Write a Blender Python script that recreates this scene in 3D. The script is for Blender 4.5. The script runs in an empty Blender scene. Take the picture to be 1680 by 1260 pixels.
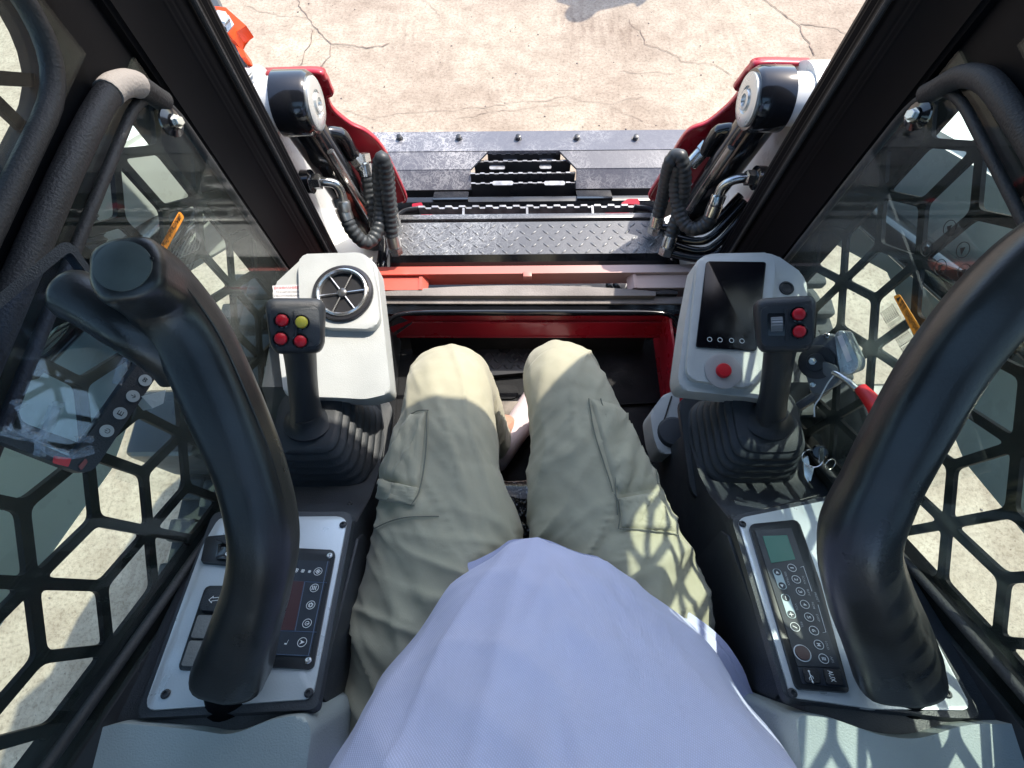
import bpy, bmesh, math, random
from mathutils import Vector, Matrix, noise
from mathutils.geometry import tessellate_polygon
from mathutils.bvhtree import BVHTree
random.seed(7)
S = bpy.context.scene
COL = S.collection
V = Vector
# ------------------------------------------------------------------ camera, sky, sun, exposure
CAM = V((-0.045, 0.0, 1.9)); FPX = 850.0; TILT = math.radians(22.8)
cd = bpy.data.cameras.new('camera'); cam = bpy.data.objects.new('camera', cd); COL.objects.link(cam)
ROLL = math.radians(-.5)
cam.location = CAM; cam.rotation_euler = (Matrix.Rotation(TILT, 3, 'X') @ Matrix.Rotation(ROLL, 3, 'Z')).to_euler()
cd.sensor_width = 36; cd.lens = 36 * FPX / 1680; cd.clip_start = 0.02; cd.clip_end = 400
S.camera = cam
SUN_AZ = math.radians(44); SUN_EL = math.radians(54)
w = bpy.data.worlds.new('World'); S.world = w; w.use_nodes = True
nt = w.node_tree; bg = nt.nodes['Background']
sky = nt.nodes.new('ShaderNodeTexSky'); sky.sky_type = 'NISHITA'; sky.sun_disc = False
sky.sun_elevation = SUN_EL; sky.sun_rotation = SUN_AZ; sky.dust_density = 1.5
nt.links.new(sky.outputs[0], bg.inputs[0]); bg.inputs[1].default_value = 0.15
sl = bpy.data.lights.new('sun', 'SUN'); sl.energy = 2.15; sl.angle = math.radians(0.5); sl.color = (1.0, 0.93, 0.81)
so = bpy.data.objects.new('sun', sl); COL.objects.link(so)
SD = V((math.sin(SUN_AZ) * math.cos(SUN_EL), math.cos(SUN_AZ) * math.cos(SUN_EL), math.sin(SUN_EL)))
so.rotation_euler = SD.to_track_quat('Z', 'Y').to_euler(); so.location = (3, 3, 5)
S.view_settings.view_transform = 'Standard'; S.view_settings.look = 'None'
S.view_settings.gamma = 1; S.view_settings.use_curve_mapping = False
S.view_settings.exposure = 1.5
S.render.engine = 'CYCLES'
S.cycles.max_bounces = 8; S.cycles.diffuse_bounces = 5; S.cycles.glossy_bounces = 4; S.cycles.transparent_max_bounces = 24

# ------------------------------------------------------------------ layout helpers (survey of the photo)
def ray(px, py):
    u = (px - 840) / FPX; v = (630 - py) / FPX; u, v = u * math.cos(ROLL) - v * math.sin(ROLL), u * math.sin(ROLL) + v * math.cos(ROLL)
    return V((u, math.sin(TILT) + math.cos(TILT) * v, -math.cos(TILT) + math.sin(TILT) * v))
def at(px, py, t): return CAM + ray(px, py) * t
def atx(px, py, x): d = ray(px, py); return CAM + d * ((x - CAM.x) / d.x)
def aty(px, py, y): d = ray(px, py); return CAM + d * ((y - CAM.y) / d.y)
def atz(px, py, z): d = ray(px, py); return CAM + d * ((z - CAM.z) / d.z)
def atp(px, py, pl):
    o, n = pl; d = ray(px, py); return CAM + d * ((o - CAM).dot(n) / d.dot(n))
def plane(a, b, c=None):
    """plane through a and b; level along x unless a third point is given"""
    a = V(a); b = V(b)
    n = (b - a).cross(V((1, 0, 0)) if c is None else V(c) - a).normalized()
    if n.z < 0: n = -n
    return (a, n)

# ------------------------------------------------------------------ materials
MATS = {}
def mat(name, col, rough=0.5, metal=0.0, bump=0.0, bscale=200, var=0.0, vscale=6, coat=0.0, spec=0.5, col2=None, rvar=0.0, sheen=0.0, detail=6, emit=None):
    if name in MATS: return MATS[name]
    m = bpy.data.materials.new(name); m.use_nodes = True; N = m.node_tree.nodes; L = m.node_tree.links
    b = N['Principled BSDF']
    b.inputs['Base Color'].default_value = (*col, 1); b.inputs['Roughness'].default_value = rough
    b.inputs['Metallic'].default_value = metal; b.inputs['Coat Weight'].default_value = coat
    b.inputs['Specular IOR Level'].default_value = spec; b.inputs['Sheen Weight'].default_value = sheen
    b.inputs['Coat Roughness'].default_value = 0.08
    tc = N.new('ShaderNodeTexCoord')
    if var or col2:
        n = N.new('ShaderNodeTexNoise'); n.inputs['Scale'].default_value = vscale; n.inputs['Detail'].default_value = detail
        L.new(tc.outputs['Object'], n.inputs['Vector'])
        r = N.new('ShaderNodeValToRGB'); L.new(n.outputs[0], r.inputs[0])
        c2 = col2 if col2 else tuple(min(1, c * (1 + var)) for c in col)
        c1 = col if col2 else tuple(c * (1 - var) for c in col)
        r.color_ramp.elements[0].color = (*c1, 1); r.color_ramp.elements[1].color = (*c2, 1)
        r.color_ramp.elements[0].position = 0.36; r.color_ramp.elements[1].position = 0.66
        L.new(r.outputs[0], b.inputs['Base Color'])
    if rvar:
        n = N.new('ShaderNodeTexNoise'); n.inputs['Scale'].default_value = 14; n.inputs['Detail'].default_value = 8
        L.new(tc.outputs['Object'], n.inputs['Vector'])
        mr = N.new('ShaderNodeMapRange'); mr.inputs[1].default_value = 0.3; mr.inputs[2].default_value = 0.7
        mr.inputs[3].default_value = max(0.03, rough - rvar); mr.inputs[4].default_value = min(1, rough + rvar)
        L.new(n.outputs[0], mr.inputs[0]); L.new(mr.outputs[0], b.inputs['Roughness'])
    if bump:
        n = N.new('ShaderNodeTexNoise'); n.inputs['Scale'].default_value = bscale; n.inputs['Detail'].default_value = 3
        L.new(tc.outputs['Object'], n.inputs['Vector'])
        bp = N.new('ShaderNodeBump'); bp.inputs['Strength'].default_value = bump; bp.inputs['Distance'].default_value = 0.002
        L.new(n.outputs[0], bp.inputs['Height']); L.new(bp.outputs[0], b.inputs['Normal'])
    MATS[name] = m; return m

M = dict(
 pillar=mat('black_powder_coat', (.003, .0035, .005), .5, var=.2, spec=.08),
 rubber=mat('black_rubber', (.022, .023, .026), .6, bump=.5, bscale=350, var=.3),
 strip=mat('dusty_grey_rubber', (.24, .215, .20), .75, bump=.5, bscale=250, var=.25, vscale=10),
 dark=mat('dark_plastic', (.030, .036, .044), .48, bump=.35, bscale=600, var=.18, vscale=9, rvar=.08),
 boot=mat('bellows_rubber', (.03, .036, .043), .5, bump=.3, bscale=500, var=.2),
 grip=mat('joystick_plastic', (.022, .026, .032), .42, bump=.4, bscale=700, rvar=.06),
 foam=mat('padded_bar_vinyl', (.016, .017, .018), .34, bump=.10, bscale=420, var=.55, vscale=8, rvar=.11, spec=.6),
 pod=mat('light_grey_plastic', (.47, .485, .47), .5, bump=.35, bscale=700, var=.08, vscale=11, rvar=.1),
 cover=mat('pivot_cover_plastic', (.36, .41, .41), .42, bump=.35, bscale=500, var=.08, vscale=7, rvar=.06),
 silver=mat('brushed_panel', (.50, .54, .56), .34, .35, var=.07, vscale=5, rvar=.08, bump=.1, bscale=500),
 white=mat('white_machine_paint', (.78, .77, .73), .3, var=.08, vscale=4, coat=.4, rvar=.08),
 red=mat('red_machine_paint', (.42, .012, .028), .32, coat=.4, var=.15, vscale=6, rvar=.1),
 chrome=mat('zinc_steel', (.62, .62, .6), .25, .95, rvar=.12, var=.15, vscale=30),
 gloss=mat('glossy_black_paint', (.010, .011, .014), .14, coat=.6, var=.3, rvar=.06),
 steel=mat('painted_black_steel', (.028, .03, .035), .35, coat=.2, var=.3, rvar=.12),
 screen=mat('black_screen_glass', (.004, .004, .006), .22, spec=.35),
 btnred=mat('red_button', (.55, .008, .02), .35), btnyel=mat('yellow_button', (.62, .55, .06), .4),
 orange=mat('orange_plastic', (.9, .09, .015), .35), label_o=mat('orange_label', (.85, .30, .02), .5),
 ink=mat('black_ink', (.015, .015, .015), .6), inkw=mat('white_ink', (.75, .78, .78), .5), inkr=mat('red_ink', (.6, .02, .04), .5),
 paper=mat('white_sticker', (.72, .70, .70), .45), lcd=mat('green_lcd', (.05, .17, .13), .25),
 panelb=mat('membrane_panel', (.018, .024, .035), .35), disp=mat('dark_red_display', (.055, .018, .02), .35),
 trackr=mat('track_rubber', (.034, .037, .038), .8, bump=.8, bscale=90, var=.35, vscale=12),
 skin=mat('skin', (.48, .27, .19), .5), shoe=mat('sneaker_fabric', (.66, .55, .55), .7, bump=.6, bscale=300, var=.1),
 floor=mat('footwell_rubber', (.007, .0075, .009), .6, spec=.25, bump=.3, bscale=200, var=.4, vscale=8, rvar=.15),
 lit_ledge=mat('lit_ledge_tone', (.24, .21, .18), .8, bump=.5, bscale=200, var=.3, vscale=20),  # floor ledge: light on its middle painted in as a pale tone
 plastic_wrap_seat=mat('wrapped_seat_plastic', (.012, .013, .016), .16, bump=0, coat=.6),
 redgrip=mat('red_rubber_grip', (.6, .012, .015), .4, rvar=.08),
 grey=mat('grey_cast', (.11, .125, .135), .4, bump=.3, bscale=400, var=.1),
)
def node_mat(name): m = bpy.data.materials.new(name); m.use_nodes = True; return m, m.node_tree.nodes, m.node_tree.links

def glass_mat(name, tint, refl, rough=0.02):
    m, N, L = node_mat(name); N.remove(N['Principled BSDF']); out = N['Material Output']
    tr = N.new('ShaderNodeBsdfTransparent'); tr.inputs[0].default_value = (*tint, 1)
    gl = N.new('ShaderNodeBsdfGlossy'); gl.inputs['Roughness'].default_value = rough
    df = N.new('ShaderNodeBsdfDiffuse'); df.name = 'haze'; df.inputs[0].default_value = (.6, .65, .6, 1)
    lw = N.new('ShaderNodeLayerWeight'); lw.inputs[0].default_value = .5
    pw = N.new('ShaderNodeMath'); pw.operation = 'POWER'; L.new(lw.outputs['Facing'], pw.inputs[0]); pw.inputs[1].default_value = 4
    fr = N.new('ShaderNodeMath'); fr.operation = 'MULTIPLY_ADD'; L.new(pw.outputs[0], fr.inputs[0]); fr.inputs[1].default_value = .09; fr.inputs[2].default_value = refl
    tc = N.new('ShaderNodeTexCoord'); ns = N.new('ShaderNodeTexNoise'); ns.inputs['Scale'].default_value = 5; ns.inputs['Detail'].default_value = 9
    L.new(tc.outputs['Object'], ns.inputs[0])
    mr = N.new('ShaderNodeMapRange'); mr.inputs[1].default_value = .42; mr.inputs[2].default_value = .75; mr.inputs[3].default_value = .002; mr.inputs[4].default_value = .025
    L.new(ns.outputs[0], mr.inputs[0])
    m1 = N.new('ShaderNodeMixShader'); L.new(mr.outputs[0], m1.inputs[0]); L.new(tr.outputs[0], m1.inputs[1]); L.new(df.outputs[0], m1.inputs[2])
    m2 = N.new('ShaderNodeMixShader'); L.new(fr.outputs[0], m2.inputs[0]); L.new(m1.outputs[0], m2.inputs[1]); L.new(gl.outputs[0], m2.inputs[2])
    L.new(m2.outputs[0], out.inputs[0]); return m
M['glass'] = glass_mat('tinted_cab_glass', (.90, .975, .945), .022)
M['film'] = glass_mat('clear_film', (.975, .985, .985), .02, .08)

# concrete ground
def ground_mat():
    m, N, L = node_mat('sunlit_concrete'); b = N['Principled BSDF']; b.inputs['Roughness'].default_value = .9
    tc = N.new('ShaderNodeTexCoord')
    def noi(sc, d=6, r=.5):
        n = N.new('ShaderNodeTexNoise'); n.inputs['Scale'].default_value = sc; n.inputs['Detail'].default_value = d; n.inputs['Roughness'].default_value = r
        L.new(tc.outputs['Object'], n.inputs['Vector']); return n
    def ramp(src, stops):
        r = N.new('ShaderNodeValToRGB'); L.new(src, r.inputs[0]); e = r.color_ramp.elements
        for i, (p, c) in enumerate(stops):
            q = e[i] if i < 2 else e.new(p); q.position = p; q.color = (*c, 1)
        return r
    def mix(a, bb, f, mode='MULTIPLY'):
        x = N.new('ShaderNodeMix'); x.data_type = 'RGBA'; x.blend_type = mode
        L.new(a, x.inputs[6]); L.new(bb, x.inputs[7])
        if isinstance(f, float): x.inputs[0].default_value = f
        else: L.new(f, x.inputs[0])
        return x.outputs[2]
    big = ramp(noi(1.3, 8, .62).outputs[0], [(.34, (.33, .255, .19)), (.66, (.47, .40, .305)), (.5, (.42, .345, .265))])
    mid = ramp(noi(9, 8, .7).outputs[0], [(.33, (.70, .66, .63)), (.62, (1.06, 1.06, 1.06))])
    fine = ramp(noi(70, 5, .8).outputs[0], [(.36, (.56, .52, .49)), (.53, (1.06, 1.06, 1.06))])
    c = mix(big.outputs[0], mid.outputs[0], .8); c = mix(c, fine.outputs[0], .75)
    v = N.new('ShaderNodeTexVoronoi'); v.inputs['Scale'].default_value = 55; L.new(tc.outputs['Object'], v.inputs['Vector'])
    sp = ramp(v.outputs['Distance'], [(.10, (.45, .4, .38)), (.2, (1, 1, 1))])
    msk = ramp(noi(18, 2).outputs[0], [(.55, (0, 0, 0)), (.62, (.8, .8, .8))])
    c = mix(c, sp.outputs[0], msk.outputs[0])
    # fine scraped tyre scuffs, in loose arcs
    wv = N.new('ShaderNodeTexWave'); wv.inputs['Scale'].default_value = 6; wv.inputs['Distortion'].default_value = 5; wv.inputs['Detail'].default_value = 4; wv.inputs['Detail Scale'].default_value = 3
    L.new(tc.outputs['Object'], wv.inputs['Vector'])
    sc_ = ramp(wv.outputs[0], [(.15, (.74, .7, .69)), (.5, (1, 1, 1))])
    m2 = ramp(noi(1.9, 3).outputs[0], [(.52, (0, 0, 0)), (.66, (.7, .7, .7))])
    c = mix(c, sc_.outputs[0], m2.outputs[0])
    L.new(c, b.inputs['Base Color'])
    bp = N.new('ShaderNodeBump'); bp.inputs['Strength'].default_value = .55; bp.inputs['Distance'].default_value = .006
    L.new(noi(60, 8, .75).outputs[0], bp.inputs['Height']); L.new(bp.outputs[0], b.inputs['Normal'])
    return m
M['ground'] = ground_mat()

def scuffed(name, base, scratch, rough=.35, scale=9, amt=.6, metal=0.0):
    """worn paint with loose curly scratches"""
    m, N, L = node_mat(name); b = N['Principled BSDF']; tc = N.new('ShaderNodeTexCoord')
    n = N.new('ShaderNodeTexNoise'); n.inputs['Scale'].default_value = 9; n.inputs['Detail'].default_value = 5; L.new(tc.outputs['Object'], n.inputs[0])
    mx = N.new('ShaderNodeMix'); mx.data_type = 'RGBA'; mx.blend_type = 'ADD'; mx.inputs[0].default_value = .5
    L.new(tc.outputs['Object'], mx.inputs[6]); L.new(n.outputs[1], mx.inputs[7])
    tot = None
    for k, sc in enumerate((scale, scale * 1.9, scale * 3.1)):
        v = N.new('ShaderNodeTexVoronoi'); v.feature = 'DISTANCE_TO_EDGE'; v.inputs['Scale'].default_value = sc; L.new(mx.outputs[2], v.inputs['Vector'])
        r = N.new('ShaderNodeMapRange'); r.inputs[1].default_value = .0; r.inputs[2].default_value = .045; r.inputs[3].default_value = 1; r.inputs[4].default_value = 0
        L.new(v.outputs[0], r.inputs[0])
        if tot is None: tot = r.outputs[0]
        else:
            a = N.new('ShaderNodeMath'); a.operation = 'MAXIMUM'; L.new(tot, a.inputs[0]); L.new(r.outputs[0], a.inputs[1]); tot = a.outputs[0]
    n2 = N.new('ShaderNodeTexNoise'); n2.inputs['Scale'].default_value = 3.2; n2.inputs['Detail'].default_value = 6; L.new(tc.outputs['Object'], n2.inputs[0])
    r2 = N.new('ShaderNodeMapRange'); r2.inputs[1].default_value = .42; r2.inputs[2].default_value = .62; r2.inputs[3].default_value = .08; r2.inputs[4].default_value = amt
    L.new(n2.outputs[0], r2.inputs[0])
    mu = N.new('ShaderNodeMath'); mu.operation = 'MULTIPLY'; L.new(tot, mu.inputs[0]); L.new(r2.outputs[0], mu.inputs[1])
    dust = N.new('ShaderNodeMath'); dust.operation = 'MULTIPLY_ADD'; L.new(r2.outputs[0], dust.inputs[0]); dust.inputs[1].default_value = .12; L.new(mu.outputs[0], dust.inputs[2]); dust.use_clamp = True
    c = N.new('ShaderNodeMix'); c.data_type = 'RGBA'; c.inputs[6].default_value = (*base, 1); c.inputs[7].default_value = (*scratch, 1); L.new(dust.outputs[0], c.inputs[0])
    L.new(c.outputs[2], b.inputs['Base Color']); b.inputs['Roughness'].default_value = rough; b.inputs['Metallic'].default_value = metal
    return m
M['bucket'] = scuffed('scuffed_dark_bucket_steel', (.12, .12, .14), (.55, .53, .51), .4, 8, .75)
M['plate'] = scuffed('scuffed_tread_plate', (.11, .112, .12), (.55, .55, .54), .3, 13, .6, .2)

def cloth(name, col, weave, strength, var=.06, sheen=.2):
    m, N, L = node_mat(name); b = N['Principled BSDF']; b.inputs['Roughness'].default_value = .85; b.inputs['Sheen Weight'].default_value = sheen
    tc = N.new('ShaderNodeTexCoord')
    n = N.new('ShaderNodeTexNoise'); n.inputs['Scale'].default_value = 12; n.inputs['Detail'].default_value = 8; L.new(tc.outputs['Object'], n.inputs[0])
    r = N.new('ShaderNodeValToRGB'); L.new(n.outputs[0], r.inputs[0]); r.color_ramp.elements[0].position = .3; r.color_ramp.elements[1].position = .7
    r.color_ramp.elements[0].color = (*[c * (1 - var) for c in col], 1); r.color_ramp.elements[1].color = (*[min(1, c * (1 + var)) for c in col], 1)
    hs = []
    for rot in (0, 90):
        mp = N.new('ShaderNodeMapping'); mp.inputs['Rotation'].default_value = (0, 0, math.radians(rot + 32)); L.new(tc.outputs['Object'], mp.inputs[0])
        wv = N.new('ShaderNodeTexWave'); wv.inputs['Scale'].default_value = weave; wv.inputs['Distortion'].default_value = .6; L.new(mp.outputs[0], wv.inputs[0]); hs.append(wv)
    mu = N.new('ShaderNodeMath'); mu.operation = 'MULTIPLY'; L.new(hs[0].outputs['Fac'], mu.inputs[0]); L.new(hs[1].outputs['Fac'], mu.inputs[1])
    # the holes of the weave read slightly darker
    mc = N.new('ShaderNodeMix'); mc.data_type = 'RGBA'; mc.blend_type = 'MULTIPLY'
    rr = N.new('ShaderNodeMapRange'); rr.inputs[3].default_value = .72; rr.inputs[4].default_value = 1.08; L.new(mu.outputs[0], rr.inputs[0])
    mc.inputs[0].default_value = .55; L.new(r.outputs[0], mc.inputs[6]); L.new(rr.outputs[0], mc.inputs[7]); L.new(mc.outputs[2], b.inputs['Base Color'])
    n3 = N.new('ShaderNodeTexNoise'); n3.inputs['Scale'].default_value = 38; n3.inputs['Detail'].default_value = 4; L.new(tc.outputs['Object'], n3.inputs[0])
    b2 = N.new('ShaderNodeBump'); b2.inputs['Strength'].default_value = .25; b2.inputs['Distance'].default_value = .004; L.new(n3.outputs[0], b2.inputs['Height'])
    bp = N.new('ShaderNodeBump'); bp.inputs['Strength'].default_value = strength; bp.inputs['Distance'].default_value = .0012; L.new(mu.outputs[0], bp.inputs['Height'])
    L.new(b2.outputs[0], bp.inputs['Normal']); L.new(bp.outputs[0], b.inputs['Normal'])
    return m
M['trousers'] = cloth('sage_khaki_cotton', (.47, .44, .315), 260, .3)
M['shirt'] = cloth('pale_lavender_knit', (.66, .675, .92), 190, .3, .03)

# crinkled bump for wrapped seat
def crinkle(m):
    N = m.node_tree.nodes; L = m.node_tree.links; b = N['Principled BSDF']
    tc = N.new('ShaderNodeTexCoord'); v = N.new('ShaderNodeTexVoronoi'); v.inputs['Scale'].default_value = 28; v.feature = 'SMOOTH_F1'
    n = N.new('ShaderNodeTexNoise'); n.inputs['Scale'].default_value = 14; n.inputs['Detail'].default_value = 4; L.new(tc.outputs['Object'], n.inputs[0])
    L.new(n.outputs[1], v.inputs['Vector']); bp = N.new('ShaderNodeBump'); bp.inputs['Strength'].default_value = .9; bp.inputs['Distance'].default_value = .02
    v.inputs['Scale'].default_value = 9
    L.new(v.outputs[0], bp.inputs['Height']); L.new(bp.outputs[0], b.inputs['Normal'])
crinkle(M['plastic_wrap_seat'])

# ------------------------------------------------------------------ object helpers
def link(name, me, m, parent=None, sharp=35, smooth=True):
    o = bpy.data.objects.new(name, me); COL.objects.link(o)
    if m is not None: me.materials.append(m)
    if smooth:
        me.polygons.foreach_set('use_smooth', [True] * len(me.polygons)); me.set_sharp_from_angle(angle=math.radians(sharp))
    if parent is not None:
        o.parent = parent; o.matrix_parent_inverse = parent.matrix_world.inverted() if False else Matrix.Translation(-parent.location)
    return o
def obj(name, bm, m, parent=None, sharp=35):
    bmesh.ops.recalc_face_normals(bm, faces=bm.faces)
    me = bpy.data.meshes.new(name); bm.to_mesh(me); bm.free(); return link(name, me, m, parent, sharp)
def thing(name, label, cat, loc, group=None):
    o = bpy.data.objects.new(name, None); COL.objects.link(o); o.location = loc; o.empty_display_size = .05
    o['label'] = label; o['category'] = cat
    if group: o['group'] = group
    return o
def tag(o, label, cat, group=None):
    o['label'] = label; o['category'] = cat
    if group: o['group'] = group
    return o
def lab(o, s): o['label'] = s; return o

def sstep(a, b, x): t = max(0, min(1, (x - a) / (b - a))); return t * t * (3 - 2 * t)
def roundpoly(pts, r, seg=4):
    """round every corner of a polygon (2-D or 3-D points)"""
    pts = [V(p) for p in pts]; out = []; n = len(pts)
    rs = r if isinstance(r, (list, tuple)) else [r] * n
    for i in range(n):
        p = pts[i]; a = pts[i - 1] - p; b = pts[(i + 1) % n] - p
        k = min(rs[i], a.length * .49, b.length * .49)
        if k <= 0: out.append(p); continue
        A = p + a.normalized() * k; B = p + b.normalized() * k
        for j in range(seg + 1):
            t = j / seg; out.append(A * (1 - t) ** 2 + p * 2 * t * (1 - t) + B * t * t)
    return out
def prism_bm(pts, vec, bevel=0.0, seg=2, bm=None, holes=()):
    """polygon pts (3-D, planar) extruded by vec; bevel rounds all edges of the extruded cap"""
    own = bm is None
    if own: bm = bmesh.new()
    pts = [V(p) for p in pts]; vec = V(vec)
    if holes:
        loops = [pts] + [[V(p) for p in h] for h in holes]
        flat = [p for l in loops for p in l]; tris = tessellate_polygon(loops)
        vs = [bm.verts.new(p) for p in flat]; vt = [bm.verts.new(p + vec) for p in flat]
        for t in tris:
            try: bm.faces.new([vs[i] for i in t]); bm.faces.new([vt[i] for i in reversed(t)])
            except ValueError: pass
        k = 0
        for l in loops:
            n = len(l)
            for i in range(n):
                a, b = k + i, k + (i + 1) % n
                bm.faces.new([vs[a], vs[b], vt[b], vt[a]])
            k += n
        return bm
    lo = [bm.verts.new(p) for p in pts]; hi = [bm.verts.new(p + vec) for p in pts]; n = len(pts)
    bm.faces.new(lo); top = bm.faces.new(list(reversed(hi)))
    for i in range(n): bm.faces.new([lo[i], lo[(i + 1) % n], hi[(i + 1) % n], hi[i]])
    if bevel:
        bmesh.ops.bevel(bm, geom=list(top.edges), offset=bevel, segments=seg, profile=.6, affect='EDGES', clamp_overlap=True)
    return bm
def box_bm(lo, hi, bevel=0.0, seg=2, bm=None, M4=None):
    own = bm is None
    if own: bm = bmesh.new()
    lo = V(lo); hi = V(hi); c = (lo + hi) / 2; s = hi - lo
    mt = Matrix.Translation(c) @ Matrix.Diagonal((*s, 1))
    if M4 is not None: mt = M4 @ mt
    r = bmesh.ops.create_cube(bm, size=1, matrix=mt)
    if bevel:
        es = {e for v in r['verts'] for e in v.link_edges}
        bmesh.ops.bevel(bm, geom=list(es), offset=bevel, segments=seg, profile=.6, affect='EDGES', clamp_overlap=True)
    return bm
def frame(o, z, x=(1, 0, 0)):
    z = V(z).normalized(); x = V(x)
    if abs(z.dot(x)) > .97: x = V((0, 1, 0))
    x = (x - z * x.dot(z)).normalized(); y = z.cross(x)
    m = Matrix((x, y, z)).transposed().to_4x4(); m.translation = V(o); return m
def lathe_bm(prof, Mx, seg=32, bm=None, cap=True):
    """prof: (r, h) pairs round the local z of Mx"""
    own = bm is None
    if own: bm = bmesh.new()
    rings = []
    for r, h in prof:
        if r <= 1e-6: rings.append([bm.verts.new(Mx @ V((0, 0, h)))])
        else: rings.append([bm.verts.new(Mx @ V((r * math.cos(2 * math.pi * i / seg), r * math.sin(2 * math.pi * i / seg), h))) for i in range(seg)])
    for a, b in zip(rings, rings[1:]):
        if len(a) == 1 and len(b) == 1: continue
        for i in range(seg):
            j = (i + 1) % seg
            if len(a) == 1: bm.faces.new([a[0], b[i], b[j]])
            elif len(b) == 1: bm.faces.new([a[i], a[j], b[0]])
            else: bm.faces.new([a[i], a[j], b[j], b[i]])
    if cap:
        for rg in (rings[0], rings[-1]):
            if len(rg) > 2: bm.faces.new(rg)
    return bm
def catmull(pts, n=8):
    pts = [V(p) for p in pts]; P_ = [pts[0] * 2 - pts[1]] + pts + [pts[-1] * 2 - pts[-2]]; out = []
    for i in range(1, len(P_) - 2):
        for j in range(n):
            t = j / n; a, b, c, d = P_[i - 1:i + 3]
            out.append(.5 * ((2 * b) + (c - a) * t + (2 * a - 5 * b + 4 * c - d) * t * t + (3 * b - a - 3 * c + d) * t ** 3))
    out.append(pts[-1]); return out
def tube_bm(path, rad, seg=12, bm=None, cap=True, shape=None):
    """rad: number, list or function of (index, total, arc length)"""
    own = bm is None
    if own: bm = bmesh.new()
    path = [V(p) for p in path]; n = len(path); up = None; rings = []; s = 0
    for i, p in enumerate(path):
        if i: s += (p - path[i - 1]).length
        d = (path[min(i + 1, n - 1)] - path[max(i - 1, 0)]).normalized()
        if up is None:
            up = d.orthogonal().normalized()
        up = (up - d * up.dot(d)).normalized(); sd = d.cross(up)
        r = rad(i, n, s) if callable(rad) else (rad[i] if isinstance(rad, (list, tuple)) else rad)
        ring = []
        for k in range(seg):
            a = 2 * math.pi * k / seg; q = 1 if shape is None else shape(a)
            ring.append(bm.verts.new(p + (up * math.cos(a) + sd * math.sin(a)) * r * q))
        rings.append(ring)
    for a, b in zip(rings, rings[1:]):
        for k in range(seg): bm.faces.new([a[k], a[(k + 1) % seg], b[(k + 1) % seg], b[k]])
    if cap: bm.faces.new(rings[0]); bm.faces.new(rings[-1])
    return bm
def resample(path, step):
    path = [V(p) for p in path]; out = [path[0]]; need = step
    for a, b in zip(path, path[1:]):
        L = (b - a).length; pos = 0
        while L - pos >= need: pos += need; out.append(a + (b - a) * (pos / L)); need = step
        need -= (L - pos)
    return out
def lerp_list(vals, n):
    return [vals[min(int(i / (n - 1) * (len(vals) - 1)), len(vals) - 2)] * (1 - f) + vals[min(int(i / (n - 1) * (len(vals) - 1)) + 1, len(vals) - 1)] * f
            for i in range(n) for f in [(i / (n - 1) * (len(vals) - 1)) - min(int(i / (n - 1) * (len(vals) - 1)), len(vals) - 2)]]
def text(name, s, pl, a, b, m, parent, h=None, off=.0006, flip=False, centre=False):
    """flat lettering on plane pl, baseline running from pixel a to pixel b (start to end of the word)"""
    A = atp(*a, pl); B = atp(*b, pl); xd = (B - A); W = xd.length; xd.normalize(); yd = pl[1].cross(xd)
    return text3(name, s, A + pl[1] * off, xd, yd, W, m, parent, h)
def text3(name, s, A, xd, yd, W, m, parent, h=None):
    cu = bpy.data.curves.new(name, 'FONT'); cu.body = s; cu.resolution_u = 2; cu.offset = .018 if m is M['inkr'] else .006
    to = bpy.data.objects.new('tmp_text', cu); me = bpy.data.meshes.new_from_object(to)
    bpy.data.objects.remove(to); bpy.data.curves.remove(cu)
    if not me.vertices: return None
    xs = [v.co.x for v in me.vertices]; ys = [v.co.y for v in me.vertices]
    x0, w_ = min(xs), max(max(xs) - min(xs), 1e-4); k = W / w_
    ky = k if h is None else h / max(max(ys) - min(min(ys), 0), 1e-4)
    for v in me.vertices: v.co = V(A) + V(xd) * (v.co.x - x0) * k + V(yd) * v.co.y * ky
    me.name = name; return link(name, me, m, parent, smooth=False)
def ring_on(name, c, r, th, pl, m, parent, off=.0006, t=.0004):
    Mx = frame(V(c) + pl[1] * off, pl[1])
    return obj(name, lathe_bm([(r - th, 0), (r - th, t), (r, t), (r, 0), (r - th, 0)], Mx, 24, cap=False), m, parent)
def screw(c, n, r, parent, m=None, name='screw'):
    Mx = frame(c, n); bm = lathe_bm([(r, 0), (r, r * .25), (r * .8, r * .5), (r * .45, r * .55), (r * .4, r * .2), (0, r * .2)], Mx, 14)
    return obj(name, bm, m or M['grip'], parent)
def hexbolt(c, n, r, h, parent, m=None, name='bolt'):
    Mx = frame(c, n); bm = lathe_bm([(r * 1.35, 0), (r * 1.35, h * .15), (r, h * .15), (r, h * .9), (r * .85, h), (0, h)], Mx, 6)
    return obj(name, bm, m or M['chrome'], parent, sharp=20)

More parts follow.
